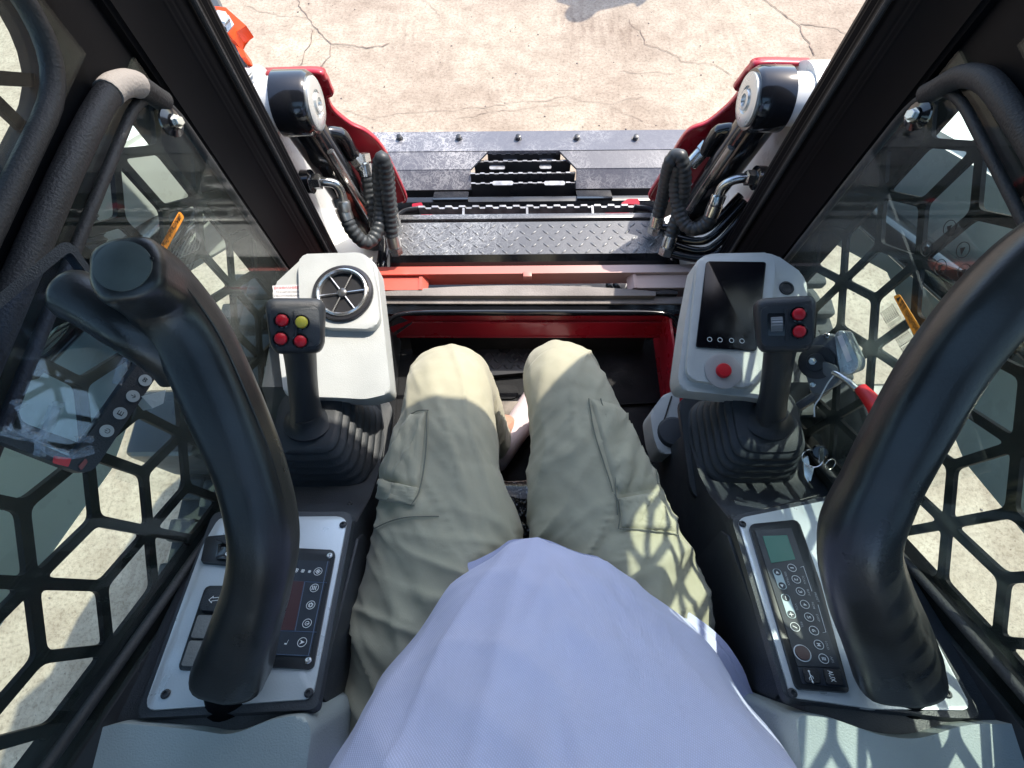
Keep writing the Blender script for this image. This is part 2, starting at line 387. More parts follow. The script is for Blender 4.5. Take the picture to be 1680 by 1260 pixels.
# ================================================================== GROUND
bm = bmesh.new(); bmesh.ops.create_grid(bm, x_segments=2, y_segments=2, size=90)
g = obj('ground', bm, M['ground']); g['kind'] = 'structure'
M['crack'] = mat('crack_dirt', (.21, .15, .115), .95, var=.4, vscale=30)
M['crack2'] = mat('crack_dirt_light', (.29, .22, .17), .95, var=.3, vscale=30)
def crack(pts, wd, m='crack', sub=9, jit=.02):
    P_ = [atz(x, y, .004) for x, y in pts]; path = []
    for a, b in zip(P_, P_[1:]):
        L = (b - a).length; n = max(3, int(L / .025))
        for i in range(n):
            p = a.lerp(b, i / n); path.append(p + V((noise.noise(p * 9), noise.noise(p * 9 + V((5, 5, 5))), 0)) * jit + V((random.uniform(-1, 1), random.uniform(-1, 1), 0)) * .008)
    path.append(P_[-1]); bm = bmesh.new(); pv = None
    for i, p in enumerate(path):
        d = (path[min(i + 1, len(path) - 1)] - path[max(i - 1, 0)]).normalized(); sd = V((-d.y, d.x, 0))
        ww = wd * (.35 + 1.1 * abs(noise.noise(p * 14))) * (1 if i not in (0, len(path) - 1) else .1)
        ab = (bm.verts.new(p + sd * ww), bm.verts.new(p - sd * ww))
        if pv: bm.faces.new([pv[0], pv[1], ab[1], ab[0]])
        pv = ab
    o = obj('crack', bm, M[m], g); return o
for pts, wd, m in [([(470, -40), (500, 20), (520, 48), (548, 72), (600, 78), (640, 70)], .006, 'crack'),
                   ([(505, 30), (470, 28), (430, 18), (400, 8)], .004, 'crack2'),
                   ([(512, 46), (505, 75), (490, 108)], .006, 'crack'), ([(548, 72), (540, 90), (526, 114)], .006, 'crack'), ([(548, 72), (590, 82)], .003, 'crack2'),
                   ([(690, 0), (715, 18), (722, 30)], .004, 'crack2'), ([(560, 180), (610, 192), (680, 185), (760, 178), (850, 168), (930, 158), (1000, 171), (1060, 160)], .003, 'crack2'),
                   ([(1032, 30), (1052, 55), (1062, 72), (1092, 84), (1118, 100), (1165, 104), (1200, 124)], .005, 'crack'),
                   ([(1118, 100), (1140, 98), (1160, 90)], .002, 'crack2'), ([(1020, 116), (1060, 118), (1110, 120)], .003, 'crack2'),
                   ([(1240, -10), (1285, 20), (1312, 40), (1322, 62), (1340, 92)], .008, 'crack'), ([(1312, 40), (1350, 42), (1390, 52), (1440, 60)], .007, 'crack2'),
                   ([(740, 196), (790, 188), (860, 176), (920, 170)], .0025, 'crack2'), ([(1000, 172), (1040, 190), (1060, 200)], .0025, 'crack2')]:
    crack(pts, wd * .62, m)
# loose pebbles
bm = bmesh.new()
for i in range(420):
    x, y = random.uniform(-2.6, 2.6), random.uniform(1.4, 3.6)
    if i % 3 == 0: x, y = random.choice((-1, 1)) * random.uniform(1, 2.6), random.uniform(-.6, 1.4)
    r = random.uniform(.0015, .0045); bmesh.ops.create_icosphere(bm, subdivisions=1, radius=r, matrix=Matrix.Translation((x, y, r * .4)) @ Matrix.Rotation(random.random() * 3, 4, 'Z') @ Matrix.Diagonal((1.4, 1, .6, 1)))
pb = obj('pebbles', bm, mat('pebble_stone', (.16, .13, .115), .9, var=.5, vscale=3)); pb['kind'] = 'stuff'
tag(pb, 'small dark pebbles scattered loosely over the sunlit concrete', 'pebbles')

# ================================================================== BUCKET
bk = thing('loader_bucket', 'scuffed dark steel loader bucket with serrated step cutout, lowered on the concrete', 'bucket', (0, 1.6, 0))
y1, y2, y3 = 1.655, 1.545, 1.478
pA = plane((0, y1, .45), (0, y2, .46)); pB = plane((0, y2, .46), (0, y3, .44)); pC = plane((0, y3, .44), (0, 1.425, .395))
XB = .93
def strip(name, a, b, th, m, par, x0=-XB, x1=XB, holes=()):
    a = V((0, *a)); b = V((0, *b)); n = plane(a, b)[1]
    pts = [(x0, a.y, a.z), (x1, a.y, a.z), (x1, b.y, b.z), (x0, b.y, b.z)]
    return obj(name, prism_bm(pts, -n * th, holes=holes), m, par)
strip('top_lip', (y1, .452), (y2, .462), .016, M['bucket'], bk)
xl, xr = atp(765, 276, pB).x, atp(950, 276, pB).x
def hole_b(): # cutout in the sloping back sheet
    return [atp(800, 252, pB), atp(920, 252, pB), atp(944, 276, pB), atp(773, 276, pB)]
# back sheet left and right of the cutout, so that the opening is real
for name, xa, xb, ia, ib in (('back_sheet', -XB, None, 800, 772), ('back_sheet', None, XB, 918, 946)):
    if xa is not None:
        q = [(-XB, y2 - .002, .46), (atp(ia, 250, pB).x, y2 - .002, .46), (atp(ib, 278, pB).x, y3, .44), (-XB, y3, .44)]
    else:
        q = [(atp(ia, 250, pB).x, y2 - .002, .46), (XB, y2 - .002, .46), (XB, y3, .44), (atp(ib, 278, pB).x, y3, .44)]
    obj(name, prism_bm(q, -pB[1] * .012), M['bucket'], bk)
    xs = (-XB, atp(ib, 278, pB).x) if xa is not None else (atp(ib, 278, pB).x, XB)
    obj('back_knuckle', prism_bm([(xs[0], y3, .438), (xs[1], y3, .438), (xs[1], 1.425, .393), (xs[0], 1.425, .393)], -pC[1] * .012), M['bucket'], bk)
def serrated(name, p0, p1, h, th, up, m, par, pitch=.03, ext=.0045):
    """bar with square teeth along its top edge"""
    p0 = V(p0); p1 = V(p1); d = (p1 - p0); L = d.length; d.normalize(); up = V(up); n = d.cross(up)
    k = max(2, int(L / pitch)); pts = [p0 - up * h]
    for i in range(k):
        a = p0 + d * (L * i / k); q = L / k
        pts += [a, a + d * q * .45, a + d * q * .55 - up * ext, a + d * q * .92 - up * ext]
    pts += [p1, p1 - up * h]
    return obj(name, prism_bm(pts, n * th), m, par)
M['edge'] = mat('worn_steel_edge', (.34, .34, .35), .4, .5, var=.3, vscale=40)
for row, xa, xb, dz in ((250, 800, 920, .0), (263, 778, 937, -.01), (283, 772, 944, -.015), (299, 773, 944, -.03)):
    a = atz(xa, row, .45 + dz); b = atz(xb, row, .45 + dz)
    serrated('step_bar', (a.x, a.y, a.z), (b.x, a.y, a.z), .07, .008, (0, 0, 1), M['steel'], bk, pitch=.034, ext=.006)
    e = serrated('step_edge', (a.x, a.y - .0015, a.z + .001), (b.x, a.y - .0015, a.z + .001), .003, .006, (0, 0, 1), M['edge'], bk, pitch=.034, ext=.006)
for (px_, py_, wd) in ((808, 299, 34), (893, 299, 34), (803, 273, 26), (885, 272, 20), (825, 261, 24), (885, 261, 24)):
    a = atz(px_, py_, .425); r_ = wd * 1.9 / 850
    obj('slot_plate', prism_bm(roundpoly([(a.x, a.y - .014, a.z), (a.x + r_, a.y - .014, a.z), (a.x + r_, a.y + .006, a.z), (a.x, a.y + .006, a.z)], .008), (0, 0, -.004)), M['edge'], bk)
# inside of the step well
obj('step_well', box_bm((xl - .01, 1.40, .30), (xr + .01, 1.545, .312)), M['steel'], bk)
# lower back, sides and floor of the curled-down bucket
obj('lower_back', prism_bm([(-XB, 1.44, .375), (XB, 1.44, .375), (XB, 1.38, .02), (-XB, 1.38, .02)], (0, .012, 0)), M['steel'], bk)
for s in (-1, 1):
    obj('side_plate', prism_bm([(s * XB, 1.38, .01), (s * XB, 1.44, .35), (s * XB, 1.478, .44), (s * XB, 1.545, .46), (s * XB, 1.655, .45), (s * XB, 1.60, .01)], (-s * .02, 0, 0)), M['bucket'], bk)
for px_ in (656, 753, 850, 946, 1042, 1139):
    c = atp(px_, 229, pA); o = obj('bolt', lathe_bm([(.014, 0), (.014, .002), (.0095, .002), (.0095, .017), (.006, .018), (0, .018)], frame(c + V((0, 0, .002)), (0, -.15, 1)), 12), M['steel'], bk)
for row, xs in ((240, None),):
    pass
# quick-attach frame between bucket and step
qa = thing('quick_attach_frame', 'black quick attach frame with red wedge levers behind the bucket', 'attachment frame', (0, 1.3, .2))
obj('cross_tube', tube_bm([(-.5, 1.33, .34), (.5, 1.33, .34)], .035, 20), M['gloss'], qa)
obj('frame_plate', box_bm((-.52, 1.36, .05), (.52, 1.385, .40), .004), M['steel'], qa)
for s in (-1, 1):
    obj('side_bracket', box_bm((s * .44 - .06, 1.22, .06), (s * .44 + .06, 1.36, .36), .006), M['steel'], qa)
    obj('upper_stop', prism_bm([(s * .20, 1.36, .402), (s * .33, 1.36, .402), (s * .33, 1.42, .38), (s * .20, 1.42, .38)], (0, 0, .012), .002), M['gloss'], qa)
a = at(985, 352, 1.66); bm = prism_bm(roundpoly([at(988, 352, 1.6), at(1000, 346, 1.6), at(1030, 345, 1.6), at(1050, 345, 1.6), at(1050, 352, 1.6)], .006), (0, -.01, -.03)); lv = obj('wedge_lever', bm, M['red'], qa)
obj('wedge_lever', prism_bm(roundpoly([at(1018, 334, 1.7), at(1030, 326, 1.7), at(1048, 326, 1.7), at(1050, 336, 1.7)], .006), (0, 0, -.03)), M['red'], qa)
obj('wedge_lever', prism_bm(roundpoly([at(690, 350, 1.6), at(703, 350, 1.6), at(724, 357, 1.6), at(694, 357, 1.6)], .005), (0, 0, -.03)), M['red'], qa)
obj('wedge_lever', prism_bm(roundpoly([at(676, 334, 1.7), at(692, 332, 1.7), at(694, 338, 1.7), at(676, 340, 1.7)], .004), (0, 0, -.03)), M['red'], qa)
hexbolt(at(1040, 349, 1.58), (0, -.5, 1), .011, .012, qa)

# ================================================================== CHASSIS with step
ch = thing('loader_chassis', 'front of the loader body with black diamond tread step and red and white cross frame', 'loader body', (0, .9, .3))
SZ = .78
def sx(px_, py_, z=SZ): return atz(px_, py_, z)
yf, yb = sx(860, 364).y, sx(860, 417).y
xL, xR = -.362, .372
obj('step_plate', prism_bm(roundpoly([(xL, yf, SZ), (xR, yf, SZ), (xR, yb, SZ), (xL, yb, SZ)], .004), (0, 0, -.005), 0), M['plate'], ch)
obj('step_front_lip', prism_bm([(xL, yb - .0005, SZ), (xR, yb - .0005, SZ), (xR + .004, yb - .024, SZ - .030), (xL - .004, yb - .024, SZ - .030)], (0, .004, -.003)), M['gloss'], ch)
obj('step_rear_gap', box_bm((xL, yf + .002, SZ - .02), (xR, yf + .010, SZ - .012)), M['steel'], ch)
obj('step_rear_rail', box_bm((xL, yf + .010, SZ - .02), (xR, yf + .026, SZ + .002), .002), M['plate'], ch)
bm = bmesh.new()
k = 0
for j in range(6):
    for i in range(24):
        x = xL + .02 + i * .0312 + (.0156 if j % 2 else 0); y = yb + .008 + j * .0208
        if x > xR - .012 or y > yf - .006: continue
        a = math.radians(-42 if (i + j) % 2 else 42)
        bmesh.ops.create_uvsphere(bm, u_segments=10, v_segments=6, radius=1, matrix=Matrix.Translation((x, y, SZ)) @ Matrix.Rotation(a, 4, 'Z') @ Matrix.Diagonal((.0105, .0032, .0016, 1)))
lg = obj('tread_lugs', bm, M['plate'], ch); lg['kind'] = 'stuff'
# serrated outer step frame in front of the plate
ys = atz(860, 336, SZ - .01).y
serrated('step_guard', (-.30, ys, SZ - .01), (.30, ys, SZ - .01), .028, .006, (0, 0, 1), M['edge'], ch, pitch=.036, ext=.007)
for px_ in (760, 865, 973):
    x = atz(px_, 350, SZ - .01).x; obj('step_rib', box_bm((x - .003, yf + .028, SZ - .06), (x + .003, ys - .002, SZ - .012)), M['edge'], ch)
for xa, xb in ((-.31, -.21), (-.17, -.02), (.02, .165), (.21, .31)):
    obj('step_web', prism_bm([(xa, ys - .004, SZ - .045), (xb, ys - .004, SZ - .045), (xb, ys - .038, SZ - .075), (xa, ys - .038, SZ - .075)], (0, 0, -.004)), mat('dusty_web_steel', (.30, .28, .26), .6, var=.2, vscale=15), ch)
for s in (-1, 1):
    x0 = s * .30; P_ = [V((x0, ys, SZ - .013)), V((x0 + s * .04, ys - .008, SZ - .013)), V((x0 + s * .062, ys - .03, SZ - .013)), V((x0 + s * .066, yf + .02, SZ - .013))]
    bm = bmesh.new(); path = catmull(P_, 6)
    pv = None
    for p in path:
        ab = [bm.verts.new(p + V((0, 0, .002))), bm.verts.new(p - V((0, 0, .028)))]
        if pv: bm.faces.new([pv[0], ab[0], ab[1], pv[1]])
        pv = ab
    o = obj('step_guard_end', bm, M['steel'], ch); md = o.modifiers.new('thick', 'SOLIDIFY'); md.thickness = .005
for px_, py_ in ((727, 429), (1007, 427)): hexbolt(atz(px_, py_, SZ - .03) + V((0, -.004, 0)), (0, -.6, .8), .009, .012, ch)
# front cross frame, red at the left fading to pale at the right
def beam_mat():
    m, N, L = node_mat('red_to_cream_fade'); b = N['Principled BSDF']; b.inputs['Roughness'].default_value = .4
    tc = N.new('ShaderNodeTexCoord'); sp = N.new('ShaderNodeSeparateXYZ'); L.new(tc.outputs['Object'], sp.inputs[0])
    r = N.new('ShaderNodeValToRGB'); mr = N.new('ShaderNodeMapRange'); mr.inputs[1].default_value = -.45; mr.inputs[2].default_value = .45
    n = N.new('ShaderNodeTexNoise'); n.inputs['Scale'].default_value = 5; L.new(tc.outputs['Object'], n.inputs[0])
    ad = N.new('ShaderNodeMath'); ad.operation = 'MULTIPLY_ADD'; ad.inputs[1].default_value = .12; L.new(n.outputs[0], ad.inputs[0]); L.new(sp.outputs[0], ad.inputs[2])
    L.new(ad.outputs[0], mr.inputs[0]); L.new(mr.outputs[0], r.inputs[0]); e = r.color_ramp.elements
    e[0].position = .25; e[0].color = (.62, .12, .085, 1); e[1].position = .95; e[1].color = (.55, .44, .40, 1)
    q = e.new(.6); q.color = (.55, .22, .18, 1); L.new(r.outputs[0], b.inputs['Base Color']); return m
M['beam'] = beam_mat()
bz = .772
def bx_(px_, py_): return atz(px_, py_, bz)
out = [bx_(590, 437), bx_(1150, 437), bx_(1150, 474), bx_(590, 474)]
hole = [bx_(707, 452), bx_(1022, 452), bx_(1022, 473), bx_(707, 473)]
yt, ym, yl = bx_(860, 436).y, bx_(860, 450).y, bx_(860, 474).y
obj('cross_beam', prism_bm([(-.46, yt, bz), (.46, yt, bz), (.46, ym, bz + .004), (-.46, ym, bz + .004)], (0, 0, -.05), .002), M['beam'], ch)
for xa, xb in ((bx_(560, 460).x, bx_(690, 460).x), (bx_(1045, 460).x, bx_(1180, 460).x)):
    obj('beam_gusset', prism_bm([(xa, ym - .001, bz - .006), (xb, ym - .001, bz - .006), (xb, yl + .004, bz - .006), (xa, yl + .004, bz - .006)], (0, 0, -.05), .002), M['beam'], ch)
for px_, d in ((692, 1), (1040, -1)):
    x = bx_(px_, 460).x
    obj('beam_web', prism_bm([(x, ym, bz - .002), (x + d * .014, ym, bz - .02), (x + d * .014, yl + .004, bz - .02), (x, yl + .004, bz - .004)], (-d * .008, 0, 0)), M['beam'], ch)
obj('beam_tab', box_bm((bx_(858, 440).x, ym - .012, bz - .01), (bx_(872, 440).x, ym + .004, bz + .008), .002), M['beam'], ch)
# white lower body left and right of the step, belly dark
for s in (-1, 1):
    obj('white_fender', prism_bm(roundpoly([(s * .39, .80, .66), (s * .39, 1.02, .66), (s * .50, 1.08, .66), (s * .57, 1.00, .66), (s * .57, .80, .66)], .01), (0, 0, .035), .006), M['white'], ch)
    obj('body_side', box_bm((s * .555 - .05, -.8, .30), (s * .555 + .05, 1.0, .655), .01), M['white'], ch)
    obj('step_end_cap', box_bm((s * .385 - .014, yb - .03, SZ - .06), (s * .385 + .014, yf, SZ - .012), .004), M['gloss'], ch)
obj('belly', box_bm((-.48, .72, .28), (.48, 1.05, .55), .01), M['steel'], ch)
for px_ in (1000, 1012):
    x = aty(px_, 462, .86).x; obj('belly_hose', tube_bm(catmull([(x, .84, .62), (x + .02, .86, .57), (x + .01, .9, .552)], 6), .007, 8), M['rubber'], ch)
# black hoses bunched beside the step on the right
for k, pts in enumerate(([(1085, 372), (1130, 380), (1165, 372), (1215, 320)], [(1090, 384), (1140, 396), (1172, 385), (1222, 330)], [(1092, 398), (1148, 412), (1182, 396), (1232, 338)], [(1085, 412), (1150, 424), (1196, 404), (1240, 352)])):
    p = catmull([at(x, y, 1.38 - .03 * i - k * .01) for i, (x, y) in enumerate(pts)], 8); obj('bundled_hose', tube_bm(p, .0105, 12), M['gloss'], ch)

# ================================================================== LIFT ARMS, CYLINDERS, HOSES, GUARDS (left and right)
SIDE = {-1: 'left', 1: 'right'}
for s in (-1, 1):
    la = thing('lift_arm', f'white lift arm outside the {SIDE[s]} window with black tilt cylinder bracket at its front', 'lift arm', (s * .65, 1.0, .3), 'white lift arms')
    # front leg
    prof = roundpoly([(.98, .30), (.84, .80), (.84, 1.10), (.90, 1.205), (1.0, 1.205), (1.06, 1.1), (1.12, .6), (1.28, .3)], .05, 6)
    obj('front_leg', prism_bm([(s * .55, y, z) for y, z in prof], (s * .13, 0, 0), .012, 3), M['white'], la)
    # sloping boom
    
    bm = bmesh.new(); rings = []
    for y, z, zt, dx in ((-1.3, 1.72, 2.0, 0), (-.04, 1.11, 1.50, 0), (.22, .99, 1.42, 0), (.62, 1.0, 1.28, -.03), (1.0, .80, 1.17, -.16)):
        rings.append([bm.verts.new((s * (x + dx), y, h)) for x, h in ((.75, zt), (.75, z), (.90, z), (.90, zt))])
    for a, b in zip(rings, rings[1:]):
        for i in range(4): bm.faces.new([a[i], a[(i + 1) % 4], b[(i + 1) % 4], b[i]])
    bm.faces.new(rings[0]); bm.faces.new(rings[-1]); bmesh.ops.recalc_face_normals(bm, faces=bm.faces)
    bmesh.ops.bevel(bm, geom=[e for e in bm.edges if len(e.link_faces) == 2 and e.calc_face_angle() > .8], offset=.014, segments=3, affect='EDGES')
    obj('boom', bm, M['white'], la)
    # rib weld plate and pipe along the boom
    obj('boom_pipe', tube_bm(catmull([(s * .735, -.9, 1.75), (s * .735, -.04, 1.36), (s * .732, .22, 1.27), (s * .70, .6, 1.10), (s * .60, .93, 1.0)], 8), .007, 10), M['gloss'], la)
    xx = .66 if s > 0 else .71
    obj('lift_cylinder', tube_bm([(s * (xx - .02), .98, .96), (s * xx, .76, 1.06), (s * xx, .37, 1.24), (s * xx, .30, 1.272)], .030, 20), M['gloss'], la)
    obj('lift_rod', tube_bm([(s * xx, .31, 1.268), (s * xx, -.3, 1.55)], .016, 16), M['chrome'], la)
    if s < 0: obj('corrugated_hose', tube_bm(resample(catmull([(-.665, .58, 1.40), (-.665, .52, 1.31), (-.66, .45, 1.22), (-.66, .42, 1.08)], 12), .003), lambda i, n, q: .02 * (1 + .1 * (1 if (q / .008) % 1 < .5 else -1)), 14), M['rubber'], la)
    obj('cross_link', box_bm((s * .74, .30, .60), (s * .90, .46, .80), .02, 3), M['steel'], la)
    # outer end bearing of the pivot
    c = V((s * .55, .938, 1.150))
    obj('pivot_collar', lathe_bm([(.061, .040), (.061, .10), (.056, .108), (0, .108)], frame(c + V((s * .0, 0, 0)), (-s, 0, 0)), 40), M['gloss'], la)
    obj('pin_boss', lathe_bm([(.05, -.01), (.05, .045)], frame(c, (-s, 0, 0)), 30), M['white'], la)
    for zz in (.0,):
        obj('pin_washer', lathe_bm([(.050, 0), (.050, .006), (.046, .008), (.026, .008), (.024, .004), (.021, .004), (.019, .011), (.012, .012), (.009, .003), (0, .003)], frame(c + V((-s * .107, 0, 0)), (-s, 0, 0)), 36), mat('bright_zinc_washer', (.72, .74, .72), .28, .6, rvar=.1), la)
    # red hose guard: upright plate in front of the cylinder with a turned-back rim and a top flange
    GY = 1.03
    if s < 0: gp_ = [(436, 122), (436, 116), (520, 114), (534, 124), (541, 140), (546, 154), (538, 160), (547, 180), (575, 203), (600, 215), (622, 235), (642, 268), (666, 322), (662, 331), (640, 336), (610, 320), (560, 260), (470, 180)]
    else: gp_ = [(1327, 107), (1327, 100), (1246, 99), (1230, 110), (1216, 128), (1205, 144), (1213, 150), (1196, 172), (1162, 200), (1132, 213), (1112, 238), (1092, 276), (1066, 318), (1070, 328), (1088, 336), (1120, 320), (1180, 250), (1290, 170)]
    g3 = [aty(x, y, GY) for x, y in gp_]
    obj('hose_guard', prism_bm(g3, (0, .006, 0)), M['red'], la)
    rim_ = catmull(g3[1:14], 6)
    bm = bmesh.new(); pv = None
    for q_, p in enumerate(rim_):
        wd_ = .024 if q_ < 14 else .014
        ab = [bm.verts.new(p + V((0, .006, .0))), bm.verts.new(p + V((0, -wd_ + .006, .004)))]
        if pv: bm.faces.new([pv[0], ab[0], ab[1], pv[1]])
        pv = ab
    o = obj('guard_flange', bm, M['red'], la, sharp=50); md = o.modifiers.new('thick', 'SOLIDIFY'); md.thickness = .005; md.offset = 0
    # tilt cylinder
    cy = thing('tilt_cylinder', f'glossy black tilt cylinder hanging below the {SIDE[s]} red hose guard', 'hydraulic cylinder', (s * .50, 1.05, .3), 'black tilt cylinders')
    obj('barrel', tube_bm([(s * .488, .94, 1.13), (s * .468, .945, 1.0), (s * .42, .965, .62)], .042, 28), M['gloss'], cy)
    obj('gland', tube_bm([(s * .424, .963, .66), (s * .417, .966, .60)], .048, 28), M['gloss'], cy)
    obj('rod', tube_bm([(s * .417, .966, .60), (s * .41, 1.05, .34)], .024, 18), M['chrome'], cy)
    obj('port_elbow', tube_bm(catmull([(s * .475, .95, 1.06), (s * .445, .965, 1.055), (s * .425, .975, 1.035), (s * .42, .98, .98)], 6), [.015] * 10 + [.017] * 9, 14), M['gloss'], cy)
    obj('steel_tube', tube_bm(catmull([(s * .435, .905, 1.06), (s * .41, .905, .9), (s * .385, .91, .7)], 6), .008, 10), M['chrome'], cy)

# spiral wrapped hoses, surveyed one by one
def hose(label, pts, rad=.0155, ferr=(True, True), grp='spiral wrapped hydraulic hoses'):
    P_ = catmull([at(x, y, t) for x, y, t in pts], 14); P_ = resample(P_, .0024)
    h = thing('hydraulic_hose', label, 'hose', P_[0], grp)
    def r(i, n, s): return rad * (1 + .15 * (abs(math.sin(s * math.pi / .0135))) - .05)
    obj('wrap', tube_bm(P_, r, 14), M['spiral'], h, sharp=60)
    for q, (a, b) in zip(ferr, ((P_[0], P_[6]), (P_[-1], P_[-7]))):
        if q:
            d = (a - b).normalized()
            obj('ferrule', lathe_bm([(rad * 1.1, -.012), (rad * 1.15, 0), (rad * 1.15, .016), (rad * .8, .018), (rad * .8, .022)], frame(a, d), 18), M['chrome'], h)
            obj('hex_nut', lathe_bm([(rad * 1.15, .020), (rad * 1.15, .038), (rad * .7, .040), (0, .040)], frame(a, d), 6), M['chrome'], h, sharp=20)
    return h
M['spiral'] = mat('spiral_wrap_plastic', (.05, .056, .06), .42, var=.25, rvar=.1)
hose('hose curving down from the left chrome elbow beside the left pillar', [(566, 352, 1.22), (578, 378, 1.24), (600, 398, 1.27), (618, 382, 1.28), (624, 340, 1.27), (622, 290, 1.22), (626, 266, 1.20), (634, 276, 1.22), (640, 330, 1.28), (645, 360, 1.3)], ferr=(True, True))
hose('front hose running from the left cylinder port down towards the step', [(600, 280, 1.26), (606, 310, 1.28), (612, 345, 1.30), (620, 385, 1.33)], ferr=(True, False))
hose('hose arching over the left red guard with a red tipped lower fitting', [(621, 300, 1.24), (623, 268, 1.19), (629, 262, 1.18), (634, 300, 1.22), (640, 350, 1.27), (643, 385, 1.30), (645, 394, 1.31)], ferr=(False, True))
hose('looped hose in front of the right red guard, inner strand', [(1078, 360, 1.33), (1088, 320, 1.28), (1098, 272, 1.2), (1108, 256, 1.18), (1118, 262, 1.18), (1123, 300, 1.22), (1115, 340, 1.27), (1106, 372, 1.30), (1098, 396, 1.32)], ferr=(True, True))
hose('hose looping from the right chrome elbow up to the guard', [(1170, 346, 1.22), (1160, 366, 1.24), (1140, 376, 1.26), (1122, 366, 1.27), (1112, 335, 1.26), (1108, 300, 1.23), (1112, 268, 1.19)], ferr=(True, False))
for pts, lb in (([(512, 298, 1.16), (530, 298, 1.16), (550, 302, 1.17), (560, 318, 1.19), (565, 342, 1.21)], 'chrome elbow fitting at the foot of the left pillar'),
                ([(1238, 292, 1.15), (1222, 292, 1.15), (1202, 296, 1.16), (1184, 308, 1.18), (1175, 332, 1.2)], 'chrome elbow fitting at the foot of the right pillar')):
    P_ = catmull([at(*p) for p in pts], 8); f = thing('elbow_fitting', lb, 'pipe fitting', P_[0], 'chrome elbow fittings')
    obj('bent_tube', tube_bm(P_, .0105, 16), M['chrome'], f)
    obj('hex_nut', lathe_bm([(.017, 0), (.017, .02), (.012, .022)], frame(P_[0], P_[4] - P_[0]), 6), M['chrome'], f, sharp=20)
    obj('collar', lathe_bm([(.014, 0), (.0155, .004), (.0155, .022), (.012, .026)], frame(P_[-5], P_[-1] - P_[-6]), 18), M['chrome'], f)
    obj('bulkhead', lathe_bm([(.026, -.02), (.026, 0), (.02, .003), (0, .003)], frame(P_[0], P_[4] - P_[0]), 18), M['gloss'], f)
for (px_, py_, t0), (qx, qy, t1) in (((560, 232, 1.2), (605, 285, 1.27)), ((1182, 215, 1.2), (1140, 262, 1.25))):
    f = thing('swivel_fitting', 'black and steel swivel fitting joining the ' + ('left' if px_ < 840 else 'right') + ' cylinder port to its hose', 'pipe fitting', at(px_, py_, t0))
    a = at(px_, py_, t0); b = at(qx, qy, t1)
    obj('elbow_body', tube_bm(catmull([a, a.lerp(b, .2) + V((0, 0, .01)), a.lerp(b, .45)], 6), .017, 14), M['gloss'], f)
    obj('hex_nut', lathe_bm([(.019, 0), (.019, .018), (.015, .02)], frame(a.lerp(b, .45), b - a), 6), M['chrome'], f, sharp=20)
    obj('crimp', lathe_bm([(.0165, .02), (.0175, .024), (.0175, .055), (.015, .058)], frame(a.lerp(b, .45), b - a), 18), M['chrome'], f)

# amber marker lamp and chrome bolts outside the left pillar
mk = thing('marker_lamp', 'bright orange marker lamp bolted outside the left pillar', 'lamp', at(378, 50, 1.0))
obj('lens', prism_bm([at(352, 10, 1.0), at(370, 12, 1.0), at(404, 42, 1.0), at(388, 52, 1.0), at(385, 66, 1.0), at(374, 60, 1.0)], (0, .01, -.03), .003), M['orange'], mk)
obj('lower_lens', prism_bm([at(386, 74, 1.0), at(400, 82, 1.0), at(404, 94, 1.0), at(396, 94, 1.0)], (0, .01, -.03), .002), M['orange'], mk)
obj('bracket', prism_bm([at(335, -20, 1.02), at(352, -10, 1.02), at(382, 62, 1.02), at(405, 112, 1.02), at(412, 150, 1.02), at(395, 140, 1.02)], (0, .01, -.02), .002), M['grey'], mk)
hexbolt(at(366, 38, .98), (.3, -.3, .9), .014, .018, mk); hexbolt(at(406, 125, 1.0), (.3, -.3, .9), .010, .014, mk)

# ================================================================== RUBBER TRACKS
lugm = None
for s in (-1, 1):
    tr = thing('rubber_track', f'black rubber crawler track below the {SIDE[s]} window', 'track', (s * .75, 0, 0), 'rubber crawler tracks')
    prof = roundpoly([(-1.0, .60), (.86, .60), (1.15, .30), (.86, .02), (-1.0, .02), (-1.2, .30)], .16, 6)
    obj('belt', prism_bm([(s * .61, y, z) for y, z in prof], (s * .26, 0, 0), .01), M['trackr'], tr)
    me = None
    for k in range(17):
        y = -.75 + k * .10
        if me is None:
            bm = bmesh.new()
            for q in range(4):
                xa = .62 + q * .062; dy = (.022 if q % 2 else 0)
                box_bm((xa, -.034 + dy, 0), (xa + .062, .034 + dy * .3, .035 - .004 * (q % 2)), .008, 2, bm)
            bmesh.ops.scale(bm, vec=(s, 1, 1), verts=bm.verts); bmesh.ops.recalc_face_normals(bm, faces=bm.faces)
            me = bpy.data.meshes.new('tread_block'); bm.to_mesh(me); bm.free(); me.materials.append(M['trackr'])
        o = bpy.data.objects.new('tread_block', me); COL.objects.link(o); o.parent = tr; o.matrix_parent_inverse = Matrix.Translation(-tr.location); o.location = (0, y, .602)
    obj('track_frame', box_bm((s * .66, -.8, .15), (s * .82, .8, .48), .02), M['steel'], tr)
    obj('outer_fender', box_bm((s * .90, -1.6, .02), (s * .905, -1.55, .03)), M['steel'], tr)

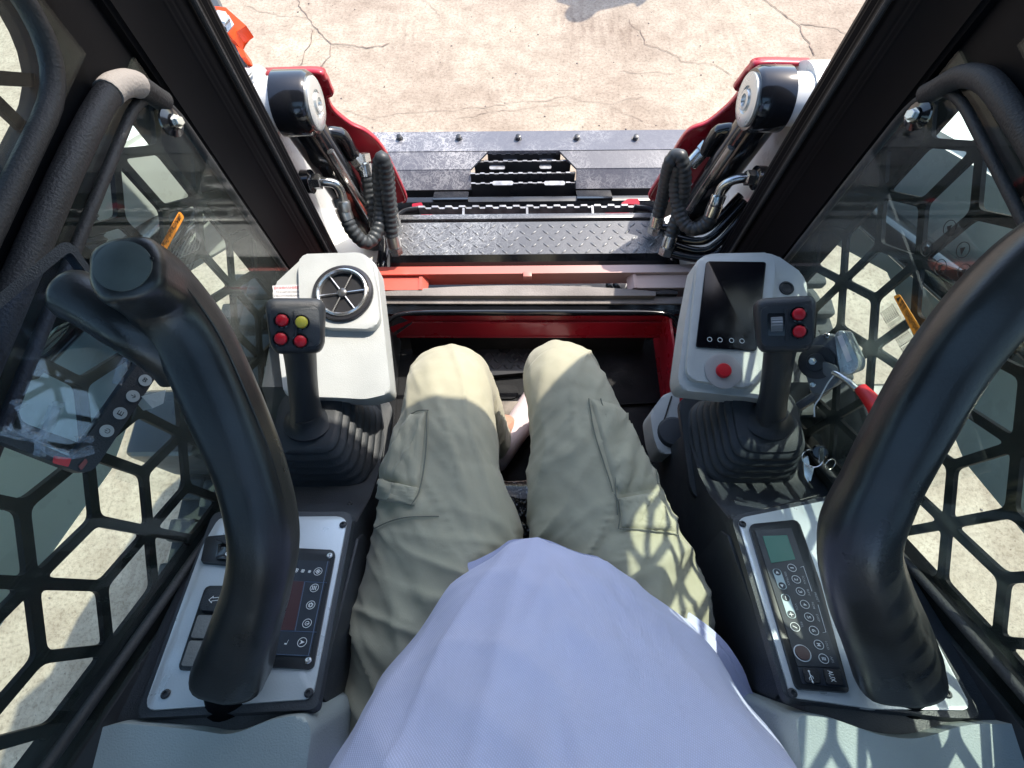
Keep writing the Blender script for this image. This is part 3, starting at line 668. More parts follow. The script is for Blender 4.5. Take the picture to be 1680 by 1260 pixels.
# ================================================================== CAB
cab = thing('loader_cab', 'black steel loader cab with pillars, meshed side windows and open front around the seat', 'cab', (0, 0, .5))
def pil(s, z):  # inner line leans slightly
    k = (z - .9) / .6
    f = [(.464, .780), (.470, .762), (.463, .752), (.468, .705), (.476, .695), (.488, .615), (.56, .60), (.56, .82), (.475, .805)]
    return [(s * x, y, z) for x, y in f]
for s in (-1, 1):
    bm = bmesh.new(); rg = [[bm.verts.new(p) for p in pil(s, z)] for z in (.62, .9, 1.2, 1.5, 1.8, 2.07)]
    for a, b in zip(rg, rg[1:]):
        for i in range(9): bm.faces.new([a[i], a[(i + 1) % 9], b[(i + 1) % 9], b[i]])
    bm.faces.new(rg[0]); bm.faces.new(rg[-1]); bmesh.ops.recalc_face_normals(bm, faces=bm.faces)
    bmesh.ops.bevel(bm, geom=[e for e in bm.edges if len(e.link_faces) == 2 and e.calc_face_angle() > .3], offset=.0045, segments=3, affect='EDGES')
    obj('front_pillar', bm, M['pillar'], cab)
    # rubber door seal running down the pillar
    path = [V(pil(s, z)[2]) + V((-s * .004, -.02, 0)) for z in (.66, .9, 1.2, 1.5, 1.8, 2.05)]
    obj('door_seal', tube_bm(path, .0045, 10), M['rubber'], cab)
    # side wall with two openings
    K_ = 1.063; W_ = .50
    sc = lambda L: [(a * K_, 1.9 - K_ * (1.9 - b)) for a, b in L]
    lo = roundpoly(sc([(.575, .83), (.575, 1.485), (-.42, 1.50), (-.42, 1.47), (-.27, 1.45), (.40, .90), (.43, .83)]), [.03, .085, .01, .01, .05, .05, .02], 8)
    hi = roundpoly(sc([(.49, 1.56), (.49, 1.93), (-.75, 1.95), (-.75, 1.57)]), [.09, .05, .05, .05], 8)
    outer = [(.64, .50), (.64, 2.06), (-1.0, 2.06), (-1.0, .50)]
    f3 = lambda L: [(s * .50, a, b) for a, b in L]
    obj('side_wall', prism_bm(f3(outer), (s * .025, 0, 0), holes=[f3([tuple(p) for p in lo]), f3([tuple(p) for p in hi])]), M['pillar'], cab)
    for lp, r in ((lo, .006), (hi, .010)):
        L3 = [V((s * .494, p[0], p[1])) for p in lp]; L3 = L3 + [L3[0], L3[1]]
        obj('window_seal', tube_bm(L3, r, 12, cap=False), M['rubber'], cab, sharp=60)
    # grip-like rubber moulding along the divider between the two windows
    cp = catmull([(s * .486, -.5, 1.512), (s * .486, .2, 1.510), (s * .486, .47, 1.505), (s * .487, .555, 1.485), (s * .489, .595, 1.43)], 10)
    obj('window_moulding', tube_bm(cp, .0132, 16), M['rubber'], cab)
    if s < 0: obj('moulding_corner_sunlight', tube_bm(cp[24:34], .0148, 16), mat('sunlit_rubber_tone', (.30, .27, .25), .8, bump=.5, bscale=300), cab)  # pale tone painted in for sunlight on the black rubber corner
    # glass panes
    obj('window_glass', prism_bm([(s * .494, .606, .75), (s * .494, .606, 1.48), (s * .494, -.47, 1.49), (s * .494, -.47, .75)], (s * .004, 0, 0)), M['glass'], cab)
    obj('window_glass', prism_bm([(s * .494, .54, 1.53), (s * .494, .54, 1.945), (s * .494, -.81, 1.965), (s * .494, -.81, 1.53)], (s * .004, 0, 0)), M['glass'], cab)
    # sliding pane overlap edge
    obj('sliding_pane', prism_bm([(s * .484, .61, .78), (s * .484, .61, 1.33), (s * .484, .13, 1.33), (s * .484, .13, .78)], (s * .004, 0, 0)), M['film'], cab)
    # cut-steel guard: rhombic cube pattern, plate with rounded openings
    a_, c_ = .088 * 1.063, .0635 * 1.063
    def node(i, j):  # column i (towards the rear), step j
        y = .493 - i * c_; return V((y, 1.160 + (j + (.5 if i % 2 else 0)) * a_ + (.493 - y) * .13))
    def cls(i, j):
        m_ = j - (i // 2) + (0 if i % 2 == 0 else 0)
        return (2 * i + (j - (i - (i % 2)) // 2)) % 3 if i % 2 == 0 else (2 * i + (j - (i - 1) // 2)) % 3
    def nb(i, j, di, up):  # neighbour in next/previous column, up or down
        if i % 2: return (i + di, j + (1 if up else 0))
        return (i + di, j + (0 if up else -1))
    bm = bmesh.new(); X0 = s * .512; TH = .006; n_holes = 0
    for i in range(-4, 21):
        for j in range(-7, 11):
            if cls(i, j) != 0: continue
            ring = [(i, j + 1), nb(i, j, 1, True), nb(i, j, 1, False), (i, j - 1), nb(i, j, -1, False), nb(i, j, -1, True)]
            A = node(i, j)
            for k in range(6):
                # only rhombi whose spokes both start at this six-armed node
                p, q = node(*ring[k]), node(*ring[(k + 1) % 6])
                if cls(*ring[k]) == 0: continue
            # the three rhombi of each cube: A, ring[k], far, ring[k+1]
            for k in range(6):
                r0, r1 = ring[k], ring[(k + 1) % 6]
                far = node(*r0) + node(*r1) - A
                c = (A + far) / 2
                # keep each rhombus once: it is shared by A and the far six-armed node
                if (far - A).x < -1e-6 or (abs((far - A).x) < 1e-6 and (far - A).y < 0): continue
                if c.x > .70 or c.x < -.80 or c.y < .75 or c.y > 2.0: continue
                quad = [A, node(*r0), far, node(*r1)]
                # inset edges by half a bar
                wbar = .0060; ins = []
                for z in range(4):
                    p0, p1, p2 = quad[z - 1], quad[z], quad[(z + 1) % 4]
                    d1 = (p1 - p0).normalized(); d2 = (p2 - p1).normalized()
                    n1 = V((-d1.y, d1.x)); n2 = V((-d2.y, d2.x))
                    if n1.dot(c - p1) < 0: n1 = -n1
                    if n2.dot(c - p1) < 0: n2 = -n2
                    den = 1 + n1.dot(n2); ins.append(p1 + (n1 + n2) * (wbar / max(den, .15)))
                inn = roundpoly(ins, .008, 3); outp = []
                for z in range(4):  # outer loop with the same number of points as the rounded inner one
                    p0, p1, p2 = quad[z - 1], quad[z], quad[(z + 1) % 4]
                    outp += [p1.lerp(p0, .18), p1.lerp(p0, .07), p1.lerp(p2, .07), p1.lerp(p2, .18)]
                    outp[-3] = p1.lerp(p0, .0001); outp[-2] = p1.lerp(p2, .0001)
                vi = [bm.verts.new((X0, p.x, p.y)) for p in inn]; vo = [bm.verts.new((X0, p.x, p.y)) for p in outp]
                wi = [bm.verts.new((X0 + s * TH, p.x, p.y)) for p in inn]; wo = [bm.verts.new((X0 + s * TH, p.x, p.y)) for p in outp]
                n = len(vi)
                for z in range(n):
                    y_ = (z + 1) % n
                    bm.faces.new([vo[z], vo[y_], vi[y_], vi[z]]); bm.faces.new([wo[y_], wo[z], wi[z], wi[y_]])
                    bm.faces.new([vi[z], vi[y_], wi[y_], wi[z]])
    o = obj('mesh_guard', bm, M['pillar'], cab, sharp=40)
    # lower door panel, dark green glassy reveal between mesh and console
    obj('door_panel', prism_bm([(s * .4995, y_, z_) for y_, z_ in sc([(.43, .80), (.395, .865), (-.29, 1.43), (-.6, 1.43), (-.6, .80)])], (-s * .008, 0, 0), .003), M['doorp'] if 'doorp' in M else M['steel'], cab)
    # inner latch knob near the upper front corner of the pane
    kx = s * .484; kc = V((kx, .575, 1.415))
    obj('pane_latch', lathe_bm([(.018, 0), (.018, .003), (.010, .006), (.009, .010), (.006, .012), (0, .012)], frame(kc, (-s, -.1, .2)), 20), M['gloss'], cab)
    hexbolt(kc + V((-s * .011, -.002, .003)), (-s, -.2, .4), .0065, .007, cab, name='latch_nut')
# roof with rear skylight, visor edge
rf = [(-.56, .815, 2.07), (.56, .815, 2.07), (.56, -1.0, 2.07), (-.56, -1.0, 2.07)]
sk = [(-.36, .02, 2.07), (.36, .02, 2.07), (.36, -.85, 2.07), (-.36, -.85, 2.07)]
sk = [tuple(p) for p in roundpoly(sk, .05)]
obj('roof', prism_bm(rf, (0, 0, .03), holes=[sk]), M['pillar'], cab)
obj('skylight', prism_bm([(-.38, .04, 2.062), (.38, .04, 2.062), (.38, -.87, 2.062), (-.38, -.87, 2.062)], (0, 0, .005)), M['glass'], cab)
obj('rear_wall', box_bm((-.49, -1.0, .5), (.49, -.97, 1.35)), M['steel'], cab)
# sill, rubber strips, red footwell front
def zrow(y, z0=.0): return y
zs = .755
def cx(px_, py_, z=zs): return atz(px_, py_, z)
def arc_strip(name, rows, xa, xb, bulge, z, th, m, lbl=None):
    n = 24; top = []; bot = []
    for i in range(n + 1):
        f = i / n; px_ = xa + (xb - xa) * f
        b = bulge * (1 - (2 * f - 1) ** 2)
        top.append(atz(px_, rows[0] - b, z)); bot.append(atz(px_, rows[1], z))
    o = obj(name, prism_bm(bot + top[::-1], (0, 0, -th), .002), m, cab); return o
arc_strip('sill_seal', (478, 485), 632, 1076, 10, .765, .02, M['strip'])
arc_strip('sill_seal', (478, 482), 1077, 1112, 2, .762, .02, M['rubber'])  # dark rubber here paints the right pillar's shadow on the pale seal
arc_strip('sill_strip', (487, 498), 628, 1130, 2, .750, .03, M['strip'])
obj('sill_step', prism_bm([atz(600, 498.5, .745), atz(1160, 498.5, .745), atz(1160, 515, .735), atz(600, 515, .735)], (0, 0, -.012), .003), M['gloss'], cab)
# black rim around the footwell mouth
rim = catmull([at(630, 600, 1.33), at(632, 550, 1.30), at(640, 525, 1.28), at(670, 514, 1.275), at(760, 512, 1.275), at(980, 512, 1.275), at(1085, 514, 1.275), at(1112, 530, 1.28), at(1122, 552, 1.30)], 6)
obj('footwell_rim', tube_bm(rim, .0055, 12), M['gloss'], cab)
# red front panel (folded)
yA = .655
def red_poly(pts, dz, m=M['red'], name='red_front_panel'):
    return obj(name, prism_bm(pts, dz, .0015), m, cab)
p1 = [at(640, 520, 1.30), at(1112, 520, 1.30), at(1085, 540, 1.34), at(678, 540, 1.34)]
q = lambda x, y, z: atz(x, y, z)
red_poly([q(650, 517, .69), q(1105, 517, .69), q(1090, 529, .672), q(678, 529, .672)], (0, .004, -.01))
red_poly([q(678, 529.5, .672), q(1090, 529.5, .672), q(1104, 551, .625), q(648, 551, .625)], (0, .01, -.012))
obj('panel_lip', tube_bm([q(676, 529, .676), q(1090, 529, .676)], .0035, 8), M['red'], cab)
obj('panel_lip', tube_bm([q(652, 552, .622), q(1100, 552, .622)], .004, 8), M['red'], cab)
for xs_ in ((632, 655, -1), (1122, 1100, 1)):
    pass
obj('red_corner', prism_bm([q(632, 540, .70), q(652, 532, .70), q(678, 524, .69), q(632, 551, .66)], (0, 0, -.006)), M['red'], cab)
obj('red_corner_bar', tube_bm([q(1088, 524, .69), q(1118, 552, .67)], .006, 8), M['red'], cab)
obj('red_side', prism_bm([(.366, .70, .56), (.366, .70, .72), (.366, .30, .72), (.366, .30, .56)], (.006, 0, 0)), M['red'], cab)
obj('red_side', prism_bm([(-.366, .70, .56), (-.366, .70, .72), (-.366, .30, .72), (-.366, .30, .56)], (-.006, 0, 0)), M['steel'], cab)
# footwell floor and fittings
obj('cab_floor', box_bm((-.47, -.6, .52), (.47, .68, .55)), M['floor'], cab)
obj('toe_board', prism_bm([(-.33, .66, .552), (.33, .66, .552), (.33, .69, .63), (-.33, .69, .63)], (0, .01, 0)), M['floor'], cab)
def fl(px_, py_, z=.551): return atz(px_, py_, z)
obj('floor_tread', prism_bm(roundpoly([fl(782, 556, .57), fl(874, 556, .57), fl(874, 610, .57), fl(782, 618, .57)], .01), (0, 0, -.019), .003), mat('worn_black_tread', (.03, .03, .032), .32, var=.4, rvar=.1), cab)
bm = bmesh.new()
for j, row in enumerate((570, 582, 592, 602)):
    for i in range(8):
        c = fl(792 + i * 11 + (5 if j % 2 else 0), row, .5705); bmesh.ops.create_uvsphere(bm, u_segments=10, v_segments=6, radius=1, matrix=Matrix.Translation(c) @ Matrix.Rotation(math.radians(45 if (i + j) % 2 else -45), 4, 'Z') @ Matrix.Diagonal((.009, .003, .0018, 1)))
o = obj('floor_lugs', bm, mat('lug_black', (.035, .035, .037), .3), cab); o['kind'] = 'stuff'
obj('floor_recess', prism_bm(roundpoly([fl(800, 632), fl(846, 632), fl(852, 643), fl(846, 655), fl(800, 655)], .012), (0, 0, .004), .002), M['floor'], cab)
obj('floor_mat', prism_bm(roundpoly([fl(975, 560), fl(1088, 562), fl(1100, 662), fl(975, 668)], .02), (0, 0, .012), .004), M['floor'], cab)
obj('floor_ledge', box_bm((-.10, fl(850, 690).y, .551), (.06, fl(850, 668).y, .60), .003), M['lit_ledge'], cab)
obj('floor_ledge', box_bm((-.10, fl(850, 712).y, .551), (.06, fl(850, 691).y, .575), .003), M['lit_ledge'], cab)

# stickers on the side glass
def sticker(name, lbl, s, quad, m, off=.003):
    pl = (V((s * .4775, 0, 0)), V((-s, 0, 0))); o = obj(name, prism_bm(roundpoly([atx(*p, s * .4775) for p in quad], .004), (-s * .0006, 0, 0)), m, cab)
    o['label'] = lbl; return pl
sticker('warning_sticker', 'narrow orange warning strip on the left glass', -1, [(294, 346), (302, 356), (266, 422), (258, 412)], M['label_o'])
pl = (V((-.4768, 0, 0)), V((1, 0, 0)))
def xtext(s, txt, a, b, m, h, xo=.4765):
    A = atx(*a, s * xo); B = atx(*b, s * xo); d = (B - A); W = d.length; d.normalize(); n = V((-s, 0, 0)); return text3('lettering', txt, A, d, n.cross(d), W, m, cab, h)
xtext(-1, 'предупреждение', (265, 411), (298, 357), M['ink'], .009)
sticker('text_sticker', 'grey printed warning text block on the left glass', -1, [(302, 357), (332, 392), (306, 455), (268, 424)], M['film'])
for k in range(9): xtext(-1, 'указание по безопасности машины', (277 + k * 4.6, 424 + k * 2.6), (305 + k * 3.2, 372 + k * 3.4), M['ink'], .0042)
sticker('round_corner_decal', 'pale square decal with small print on the left glass', -1, [(309, 302), (334, 332), (322, 352), (293, 336)], M['film'])
for k in range(6): xtext(-1, 'ТЕХНИЧЕСКОЕ ОКНО', (300 + k * 4, 336 + k * 1.6), (313 + k * 3.6, 310 + k * 3), M['ink'], .004)
sticker('warning_sticker', 'narrow orange warning strip on the right glass', 1, [(1466, 486), (1476, 482), (1527, 564), (1514, 576)], M['label_o'])
xtext(1, '▲ 警告 предупреждение', (1470, 490), (1518, 569), M['ink'], .010)
sticker('text_sticker', 'clear sticker with printed warning text on the right glass', 1, [(1443, 505), (1466, 490), (1514, 576), (1490, 594)], M['film'])
for k in range(8): xtext(1, 'указание по безопасности машины', (1463 - k * 2.8, 500 + k * 1.9), (1508 - k * 2.8, 578 + k * 1.9), M['ink'], .0040)
sticker('clear_decal', 'clear square decal with round hand signal icons on the right glass', 1, [(1562, 356), (1640, 450), (1614, 505), (1502, 408)], M['film'])
for (px_, py_) in ((1558, 374), (1520, 408), (1580, 410), (1543, 438), (1582, 446)):
    c = atx(px_, py_, .4765); obj('icon_ring', lathe_bm([(.0085, 0), (.0085, .0004), (.0093, .0004), (.0093, 0), (.0085, 0)], frame(c, (-1, 0, 0)), 20, cap=False), M['ink'], cab)
    obj('icon_mark', prism_bm([c + V((0, -.004, -.004)), c + V((0, .004, -.002)), c + V((0, .001, .004))], (-.0004, 0, 0)), M['ink'], cab)

# ================================================================== CONSOLES
PL = plane((0, .106, 1.12), (0, -.10, 1.217)); POD = plane((0, .32, 1.085), (0, .583, 1.12))
def console_body(s, cs):
    prof = [(.30, .60), (.30, .970), (.20, .985), (.155, 1.02), (.122, 1.098), (.10, 1.116), (-.12, 1.220), (-.17, 1.225), (-.30, 1.20), (-.35, 1.0), (-.35, .60)]
    bm = prism_bm([(s * .4955, y, z) for y, z in prof], (-s * (.4955 - .284), 0, 0), .010, 3)
    obj('body', bm, M['dark'], cs)
    obj('front_body', prism_bm([(s * .4955, y, z) for y, z in [(.60, .56), (.61, 1.04), (.36, 1.04), (.31, .972), (.28, .965), (.28, .56)]], (-s * (.4955 - .372), 0, 0), .01, 3), M['dark'], cs)
    # seam strips on the inner face
    obj('inner_trim', prism_bm([(s * .2835, y, z) for y, z in [(.10, 1.06), (.09, 1.085), (-.10, 1.175), (-.115, 1.15), (-.105, .9), (.06, .9)]], (-s * .004, 0, 0), .002), M['dark'], cs)
def px_plate(name, poly, pl, h, m, par, r=.006, down=0.0, bevel=.0015, seg=2):
    pts = [atp(x, y, pl) - pl[1] * down for x, y in poly]
    return obj(name, prism_bm(roundpoly(pts, r), pl[1] * (h + down), bevel, seg), m, par)
def raised(pl, h): return (pl[0] + pl[1] * h, pl[1])

# ---- left console
cl = thing('left_console', 'left console with round air vent pod, silver switch panel and climate controls', 'console', (-.38, .2, .6))
console_body(-1, cl)
px_plate('vent_pod', [(500, 420), (598, 418), (618, 432), (630, 540), (641, 645), (600, 655), (550, 652), (466, 650), (460, 600), (446, 470)], POD, 0, M['pod'], cl, .012, down=.05, bevel=.006, seg=4)
px_plate('vent_housing', [(495, 440), (500, 424), (596, 421), (613, 432), (622, 480), (627, 530), (616, 545), (540, 543), (508, 530), (497, 500)], POD, .016, M['pod'], cl, .014, bevel=.010, seg=5)
R1 = raised(POD, .0165)
vc = atp(563, 482, R1); MV = frame(vc, POD[1])
ring_r = .0535
obj('vent_bezel', lathe_bm([(ring_r, -.002), (ring_r, .004), (ring_r * .96, .007), (ring_r * .88, .008), (ring_r * .84, .004), (ring_r * .84, -.002)], MV, 48, cap=False), mat('vent_rim_black', (.05, .05, .055), .2, .3), cl)
obj('vent_ring', lathe_bm([(ring_r * .86, .006), (ring_r * .83, .010), (ring_r * .78, .0115), (ring_r * .73, .009), (ring_r * .71, .002)], MV, 48, cap=False), mat('satin_chrome', (.7, .69, .67), .22, .9), cl)
obj('vent_well', lathe_bm([(0, .0006), (ring_r * .74, .0006), (ring_r * .74, .0012)], MV, 32, cap=False), mat('vent_dark', (.01, .01, .012), .5), cl)
for k in range(6):
    a = math.radians(8 + 60 * k); d = MV.to_3x3() @ V((math.cos(a), math.sin(a), 0)); c = vc + POD[1] * .004
    obj('vane', tube_bm([c + d * .006, c + d * ring_r * .73], .0014, 6), MATS['satin_chrome'], cl)
obj('vent_hub', lathe_bm([(.008, .001), (.008, .007), (.005, .009), (0, .009)], MV, 20), mat('hub_grey', (.12, .12, .12), .3, .5), cl)
st_ = px_plate('notice_sticker', [(447, 469), (495, 467), (500, 520), (455, 520)], raised(POD, .0005), .0006, M['paper'], cl, .001, bevel=0)
R2 = raised(POD, .0012)
for t_, y_, xa, xb, m_ in (('ВНИМАНИЕ!', 475, 449.5, 492, 'inkr'), ('ТЕХНИЧЕСКОЕ', 481.5, 452, 491, 'ink'), ('ОБСЛУЖИВАНИЕ', 487.5, 450, 494, 'ink'), ('КАЖДЫЕ ЧАСОВ', 493, 455, 490, 'ink'), ('200 ЧАСОВ РАБОТЫ', 499.5, 452, 494, 'ink')):
    text('lettering', t_, R2, (xa, y_), (xb, y_ - 1), M[m_], cl, h=.0058 if m_ == 'inkr' else .0042, off=.0003)
# switch panel
RP = raised(PL, .004)
px_plate('panel_rim', [(352, 842), (572, 842), (580, 852), (523, 1160), (512, 1166), (226, 1180), (232, 1160)], PL, .004, M['dark'], cl, .012, down=.01, bevel=.002)
px_plate('switch_panel', [(362, 853), (562, 851), (571, 860), (517, 1140), (506, 1150), (250, 1168), (243, 1158), (335, 900)], PL, .0065, M['silver'], cl, .008, down=0, bevel=.0015)
RS = raised(PL, .0068)
for p in ((563, 861), (507, 1137), (272, 1139)): screw(atp(*p, RS), PL[1], .0052, cl)
px_plate('climate_frame', [(430, 898), (548, 904), (551, 912), (516, 1094), (508, 1099), (380, 1092)], RS, .003, mat('frame_black', (.015, .017, .02), .3), cl, .004)
RC = raised(RS, .0032)
px_plate('climate_face', [(430, 917), (541, 921), (508, 1078), (385, 1072)], RC, .0008, M['panelb'], cl, .001, bevel=0)
RD = raised(RC, .0009)
px_plate('climate_display', [(446, 952), (499, 954), (483, 1034), (425, 1034)], RD, .0005, M['disp'], cl, .001, bevel=0)
for a, b in (((430, 951), (536, 956)), ((538, 921), (506, 1076)), ((420, 1033), (519, 1037)), ((500, 955), (484, 1036)), ((385, 1070), (508, 1076))):
    A = atp(*a, RD); B = atp(*b, RD); obj('print_line', tube_bm([A, B], .0006, 4), mat('print_blue_grey', (.09, .13, .2), .5), cl)
for p, kind in (((522, 938), 'fan'), ((516, 965), 'air'), ((510, 993), 'gear'), ((504, 1023), 'loop'), ((496, 1054), 'up')):
    c = atp(*p, RD); ring_on('key_ring', c, .0056, .0006, RD, M['inkw'], cl)
    Mx = frame(c + PL[1] * .0008, PL[1])
    if kind in ('fan',):
        bm = bmesh.new()
        for q in range(4): lathe_bm([(.0007, 0), (.0016, 0)], Mx @ Matrix.Translation((.0018 * math.cos(q * 1.571), .0018 * math.sin(q * 1.571), 0)), 10, bm, cap=False)
        obj('fan_icon', bm, M['inkw'], cl)
    elif kind == 'gear':
        bm = lathe_bm([(.0014, 0), (.0024, 0)], Mx, 12, cap=False)
        for q in range(8): box_bm((.0022, -.0005, 0), (.0034, .0005, .0002), 0, 1, bm, Mx @ Matrix.Rotation(q * math.pi / 4, 4, 'Z'))
        obj('snow_icon', bm, M['inkw'], cl)
    elif kind == 'air':
        bm = bmesh.new()
        for q in range(3): box_bm((-.003 + q * .0022, -.0028, 0), (-.002 + q * .0022, .0028, .0002), 0, 1, bm, Mx)
        obj('airflow_icon', bm, M['inkw'], cl)
    elif kind == 'loop':
        bm = lathe_bm([(.0020, 0), (.0027, 0)], Mx, 20, cap=False); box_bm((-.0004, -.001, 0), (.003, -.0002, .0002), 0, 1, bm, Mx); obj('loop_icon', bm, M['inkw'], cl)
    else:
        bm = prism_bm([Mx @ V(p) for p in ((.003, 0, 0), (-.0028, .0026, 0), (-.0012, 0, 0), (-.0028, -.0026, 0))], PL[1] * .0002); obj('arrow_icon', bm, M['inkw'], cl)
for (x, y), r_ in (((508, 938), .0011), ((497, 937), .0014), ((486, 936), .0017)):
    Mx = frame(atp(x, y, RD) + PL[1] * .0006, PL[1]); bm = bmesh.new()
    for q in range(4): lathe_bm([(r_ * .4, 0), (r_ * .95, 0)], Mx @ Matrix.Translation((r_ * math.cos(q * 1.571 + .6), r_ * math.sin(q * 1.571 + .6), 0)), 8, bm, cap=False)
    obj('fan_icon', bm, M['inkw'], cl)
for p in ((541, 912), (506, 1084)): screw(atp(*p, RC), PL[1], .0042, cl, M['chrome'])
text('lettering', 'L', RD, (470, 1058), (474, 1050), M['inkw'], cl, h=.003)
# rocker switch block
px_plate('rocker_frame', [(338, 962), (400, 962), (398, 1000), (372, 1102), (292, 1100), (302, 1070)], RS, .002, mat('frame_black', (.015, .017, .02), .3), cl, .006)
RR = raised(RS, .002)
px_plate('rocker_switch', [(343, 970), (380, 970), (374, 1008), (330, 1005)], RR, .008, M['grip'], cl, .004, bevel=.003)
blank = mat('switch_blank', (.16, .165, .16), .5, bump=.3, bscale=300)
px_plate('switch_blank', [(327, 1011), (377, 1012), (366, 1050), (315, 1048)], RR, .004, blank, cl, .002, bevel=.001)
px_plate('switch_blank', [(313, 1053), (364, 1054), (352, 1096), (299, 1094)], RR, .004, blank, cl, .002, bevel=.001)
RA = raised(RR, .0085)
text('arrow_icon', '⇦', RA, (340, 992), (357, 990), M['inkw'], cl)
px_plate('rocker_guard', [(340, 884), (400, 878), (400, 932), (332, 925)], RS, .006, mat('frame_black', (.015, .017, .02), .3), cl, .003)
px_plate('rocker_switch', [(360, 896), (400, 892), (398, 922), (356, 920)], raised(RS, .006), .006, M['gloss'], cl, .002)
text('lettering', 'cD', raised(RS, .0126), (368, 910), (382, 916), M['inkw'], cl)
px_plate('guard_flap', [(352, 884), (410, 876), (410, 888), (372, 894)], raised(RS, .014), .003, M['grip'], cl, .001)
for p in ((574, 826), (463, 789)): screw(atz(*p, 1.03), (0, 0.3, 1), .0045, cl)
for (p, q_) in (((468, 792), (582, 846)), ):
    pass

# ---- right console
cr = thing('right_console', 'right console with black touch display pod, silver panel and radio', 'console', (.38, .2, .6))
console_body(1, cr)
px_plate('display_pod', [(1143, 425), (1165, 416), (1268, 414), (1322, 452), (1326, 500), (1302, 600), (1290, 662), (1230, 652), (1118, 640), (1112, 620), (1125, 520)], POD, 0, M['pod'], cr, .014, down=.05, bevel=.006, seg=4)
px_plate('display_bezel', [(1150, 426), (1262, 424), (1268, 436), (1256, 560), (1240, 625), (1225, 640), (1130, 626), (1122, 610), (1140, 440)], POD, .012, M['pod'], cr, .012, bevel=.008, seg=4)
RB = raised(POD, .0125)
px_plate('touch_display', [(1158, 430), (1256, 431), (1240, 576), (1141, 570)], RB, .003, M['screen'], cr, .005, bevel=.001)
RT = raised(RB, .0033)
for x in (1164, 1181, 1200, 1217): ring_on('key_ring', atp(x, 557 + (x - 1164) * .05, RT), .0042, .0008, RT, M['inkw'], cr)
bc = atp(1186, 609, RB); MB = frame(bc, POD[1])
obj('button_dish', lathe_bm([(.031, 0), (.031, .002), (.027, .003), (.012, .001), (0, .001)], MB, 36), mat('dish_grey', (.36, .34, .33), .4), cr)
obj('start_button', lathe_bm([(.0125, .001), (.0125, .006), (.011, .0085), (0, .0095)], MB, 28), M['btnred'], cr)
hc = atp(1290, 473, POD); obj('grommet_hole', lathe_bm([(.013, 0), (.013, .002), (.010, .003), (.009, .001), (0, .001)], frame(hc, POD[1]), 24), M['rubber'], cr)
px_plate('panel_rim', [(1204, 848), (1368, 814), (1400, 826), (1610, 1180), (1560, 1180), (1293, 1150), (1284, 1140), (1200, 858)], PL, .004, M['dark'], cr, .012, down=.01, bevel=.002)
px_plate('radio_panel', [(1209, 860), (1216, 853), (1360, 824), (1440, 880), (1586, 1160), (1578, 1168), (1430, 1166), (1303, 1148), (1292, 1138)], PL, .0065, M['silver'], cr, .008, down=0, bevel=.0015)
for p in ((1218, 860), (1300, 1137), (1553, 1138)): screw(atp(*p, RS), PL[1], .0052, cr)
px_plate('radio_frame', [(1228, 868), (1232, 862), (1303, 855), (1310, 860), (1345, 960), (1392, 1138), (1308, 1132), (1302, 1124)], RS, .004, mat('frame_black', (.015, .017, .02), .3), cr, .004)
RF = raised(RS, .0042)
px_plate('radio_face', [(1238, 871), (1298, 867), (1378, 1096), (1308, 1093)], RF, .001, mat('radio_grey', (.035, .04, .048), .3), cr, .001, bevel=0)
px_plate('jack_plate', [(1308, 1094), (1379, 1097), (1390, 1128), (1316, 1122)], RF, .0005, M['panelb'], cr, .001, bevel=0)
RG = raised(RF, .0012)
px_plate('lcd_screen', [(1251, 880), (1291, 878), (1305, 918), (1265, 924)], RG, .0005, M['lcd'], cr, .001, bevel=0)
def key(px_, py_, ch_, r_=.0056):
    c = atp(px_, py_, RG); ring_on('key_ring', c, r_, .0006, RG, M['inkw'], cr)
    if ch_: # letters read sideways: baseline runs down the picture
        u_ = (atp(px_ + 7, py_ + 22, RG) - c).normalized(); up_ = PL[1].cross(u_)
        W = .0035 if ch_ != '1' else .0014
        text3('lettering', ch_, c - u_ * W / 2 - up_ * .0022 + PL[1] * .0006, u_, up_, W, M['inkw'], cr, .0045)
for i, p in enumerate(((1299, 932), (1306, 951), (1313, 971), (1320, 992), (1327, 1013), (1335, 1035))): key(*p, str(i + 1))
key(1343, 1058, 'M'); key(1351, 1081, '☰')
for a, b in (((1275, 939), (1283, 961)), ((1289, 981), (1298, 1008))):
    A = atp(*a, RG); B = atp(*b, RG); d = (B - A).normalized(); sd = PL[1].cross(d) * .0055
    obj('key_bar', prism_bm(roundpoly([A + sd - d * .005, B + sd + d * .005, B - sd + d * .005, A - sd - d * .005], .0052, 6), PL[1] * .0003), mat('key_pale', (.4, .5, .52), .4), cr)
    for c in (A, B):
        obj('key_disc', lathe_bm([(.0046, .0003), (.0046, .0006), (0, .0006)], frame(c, PL[1]), 20), M['panelb'], cr)
RH = raised(RG, .0007)
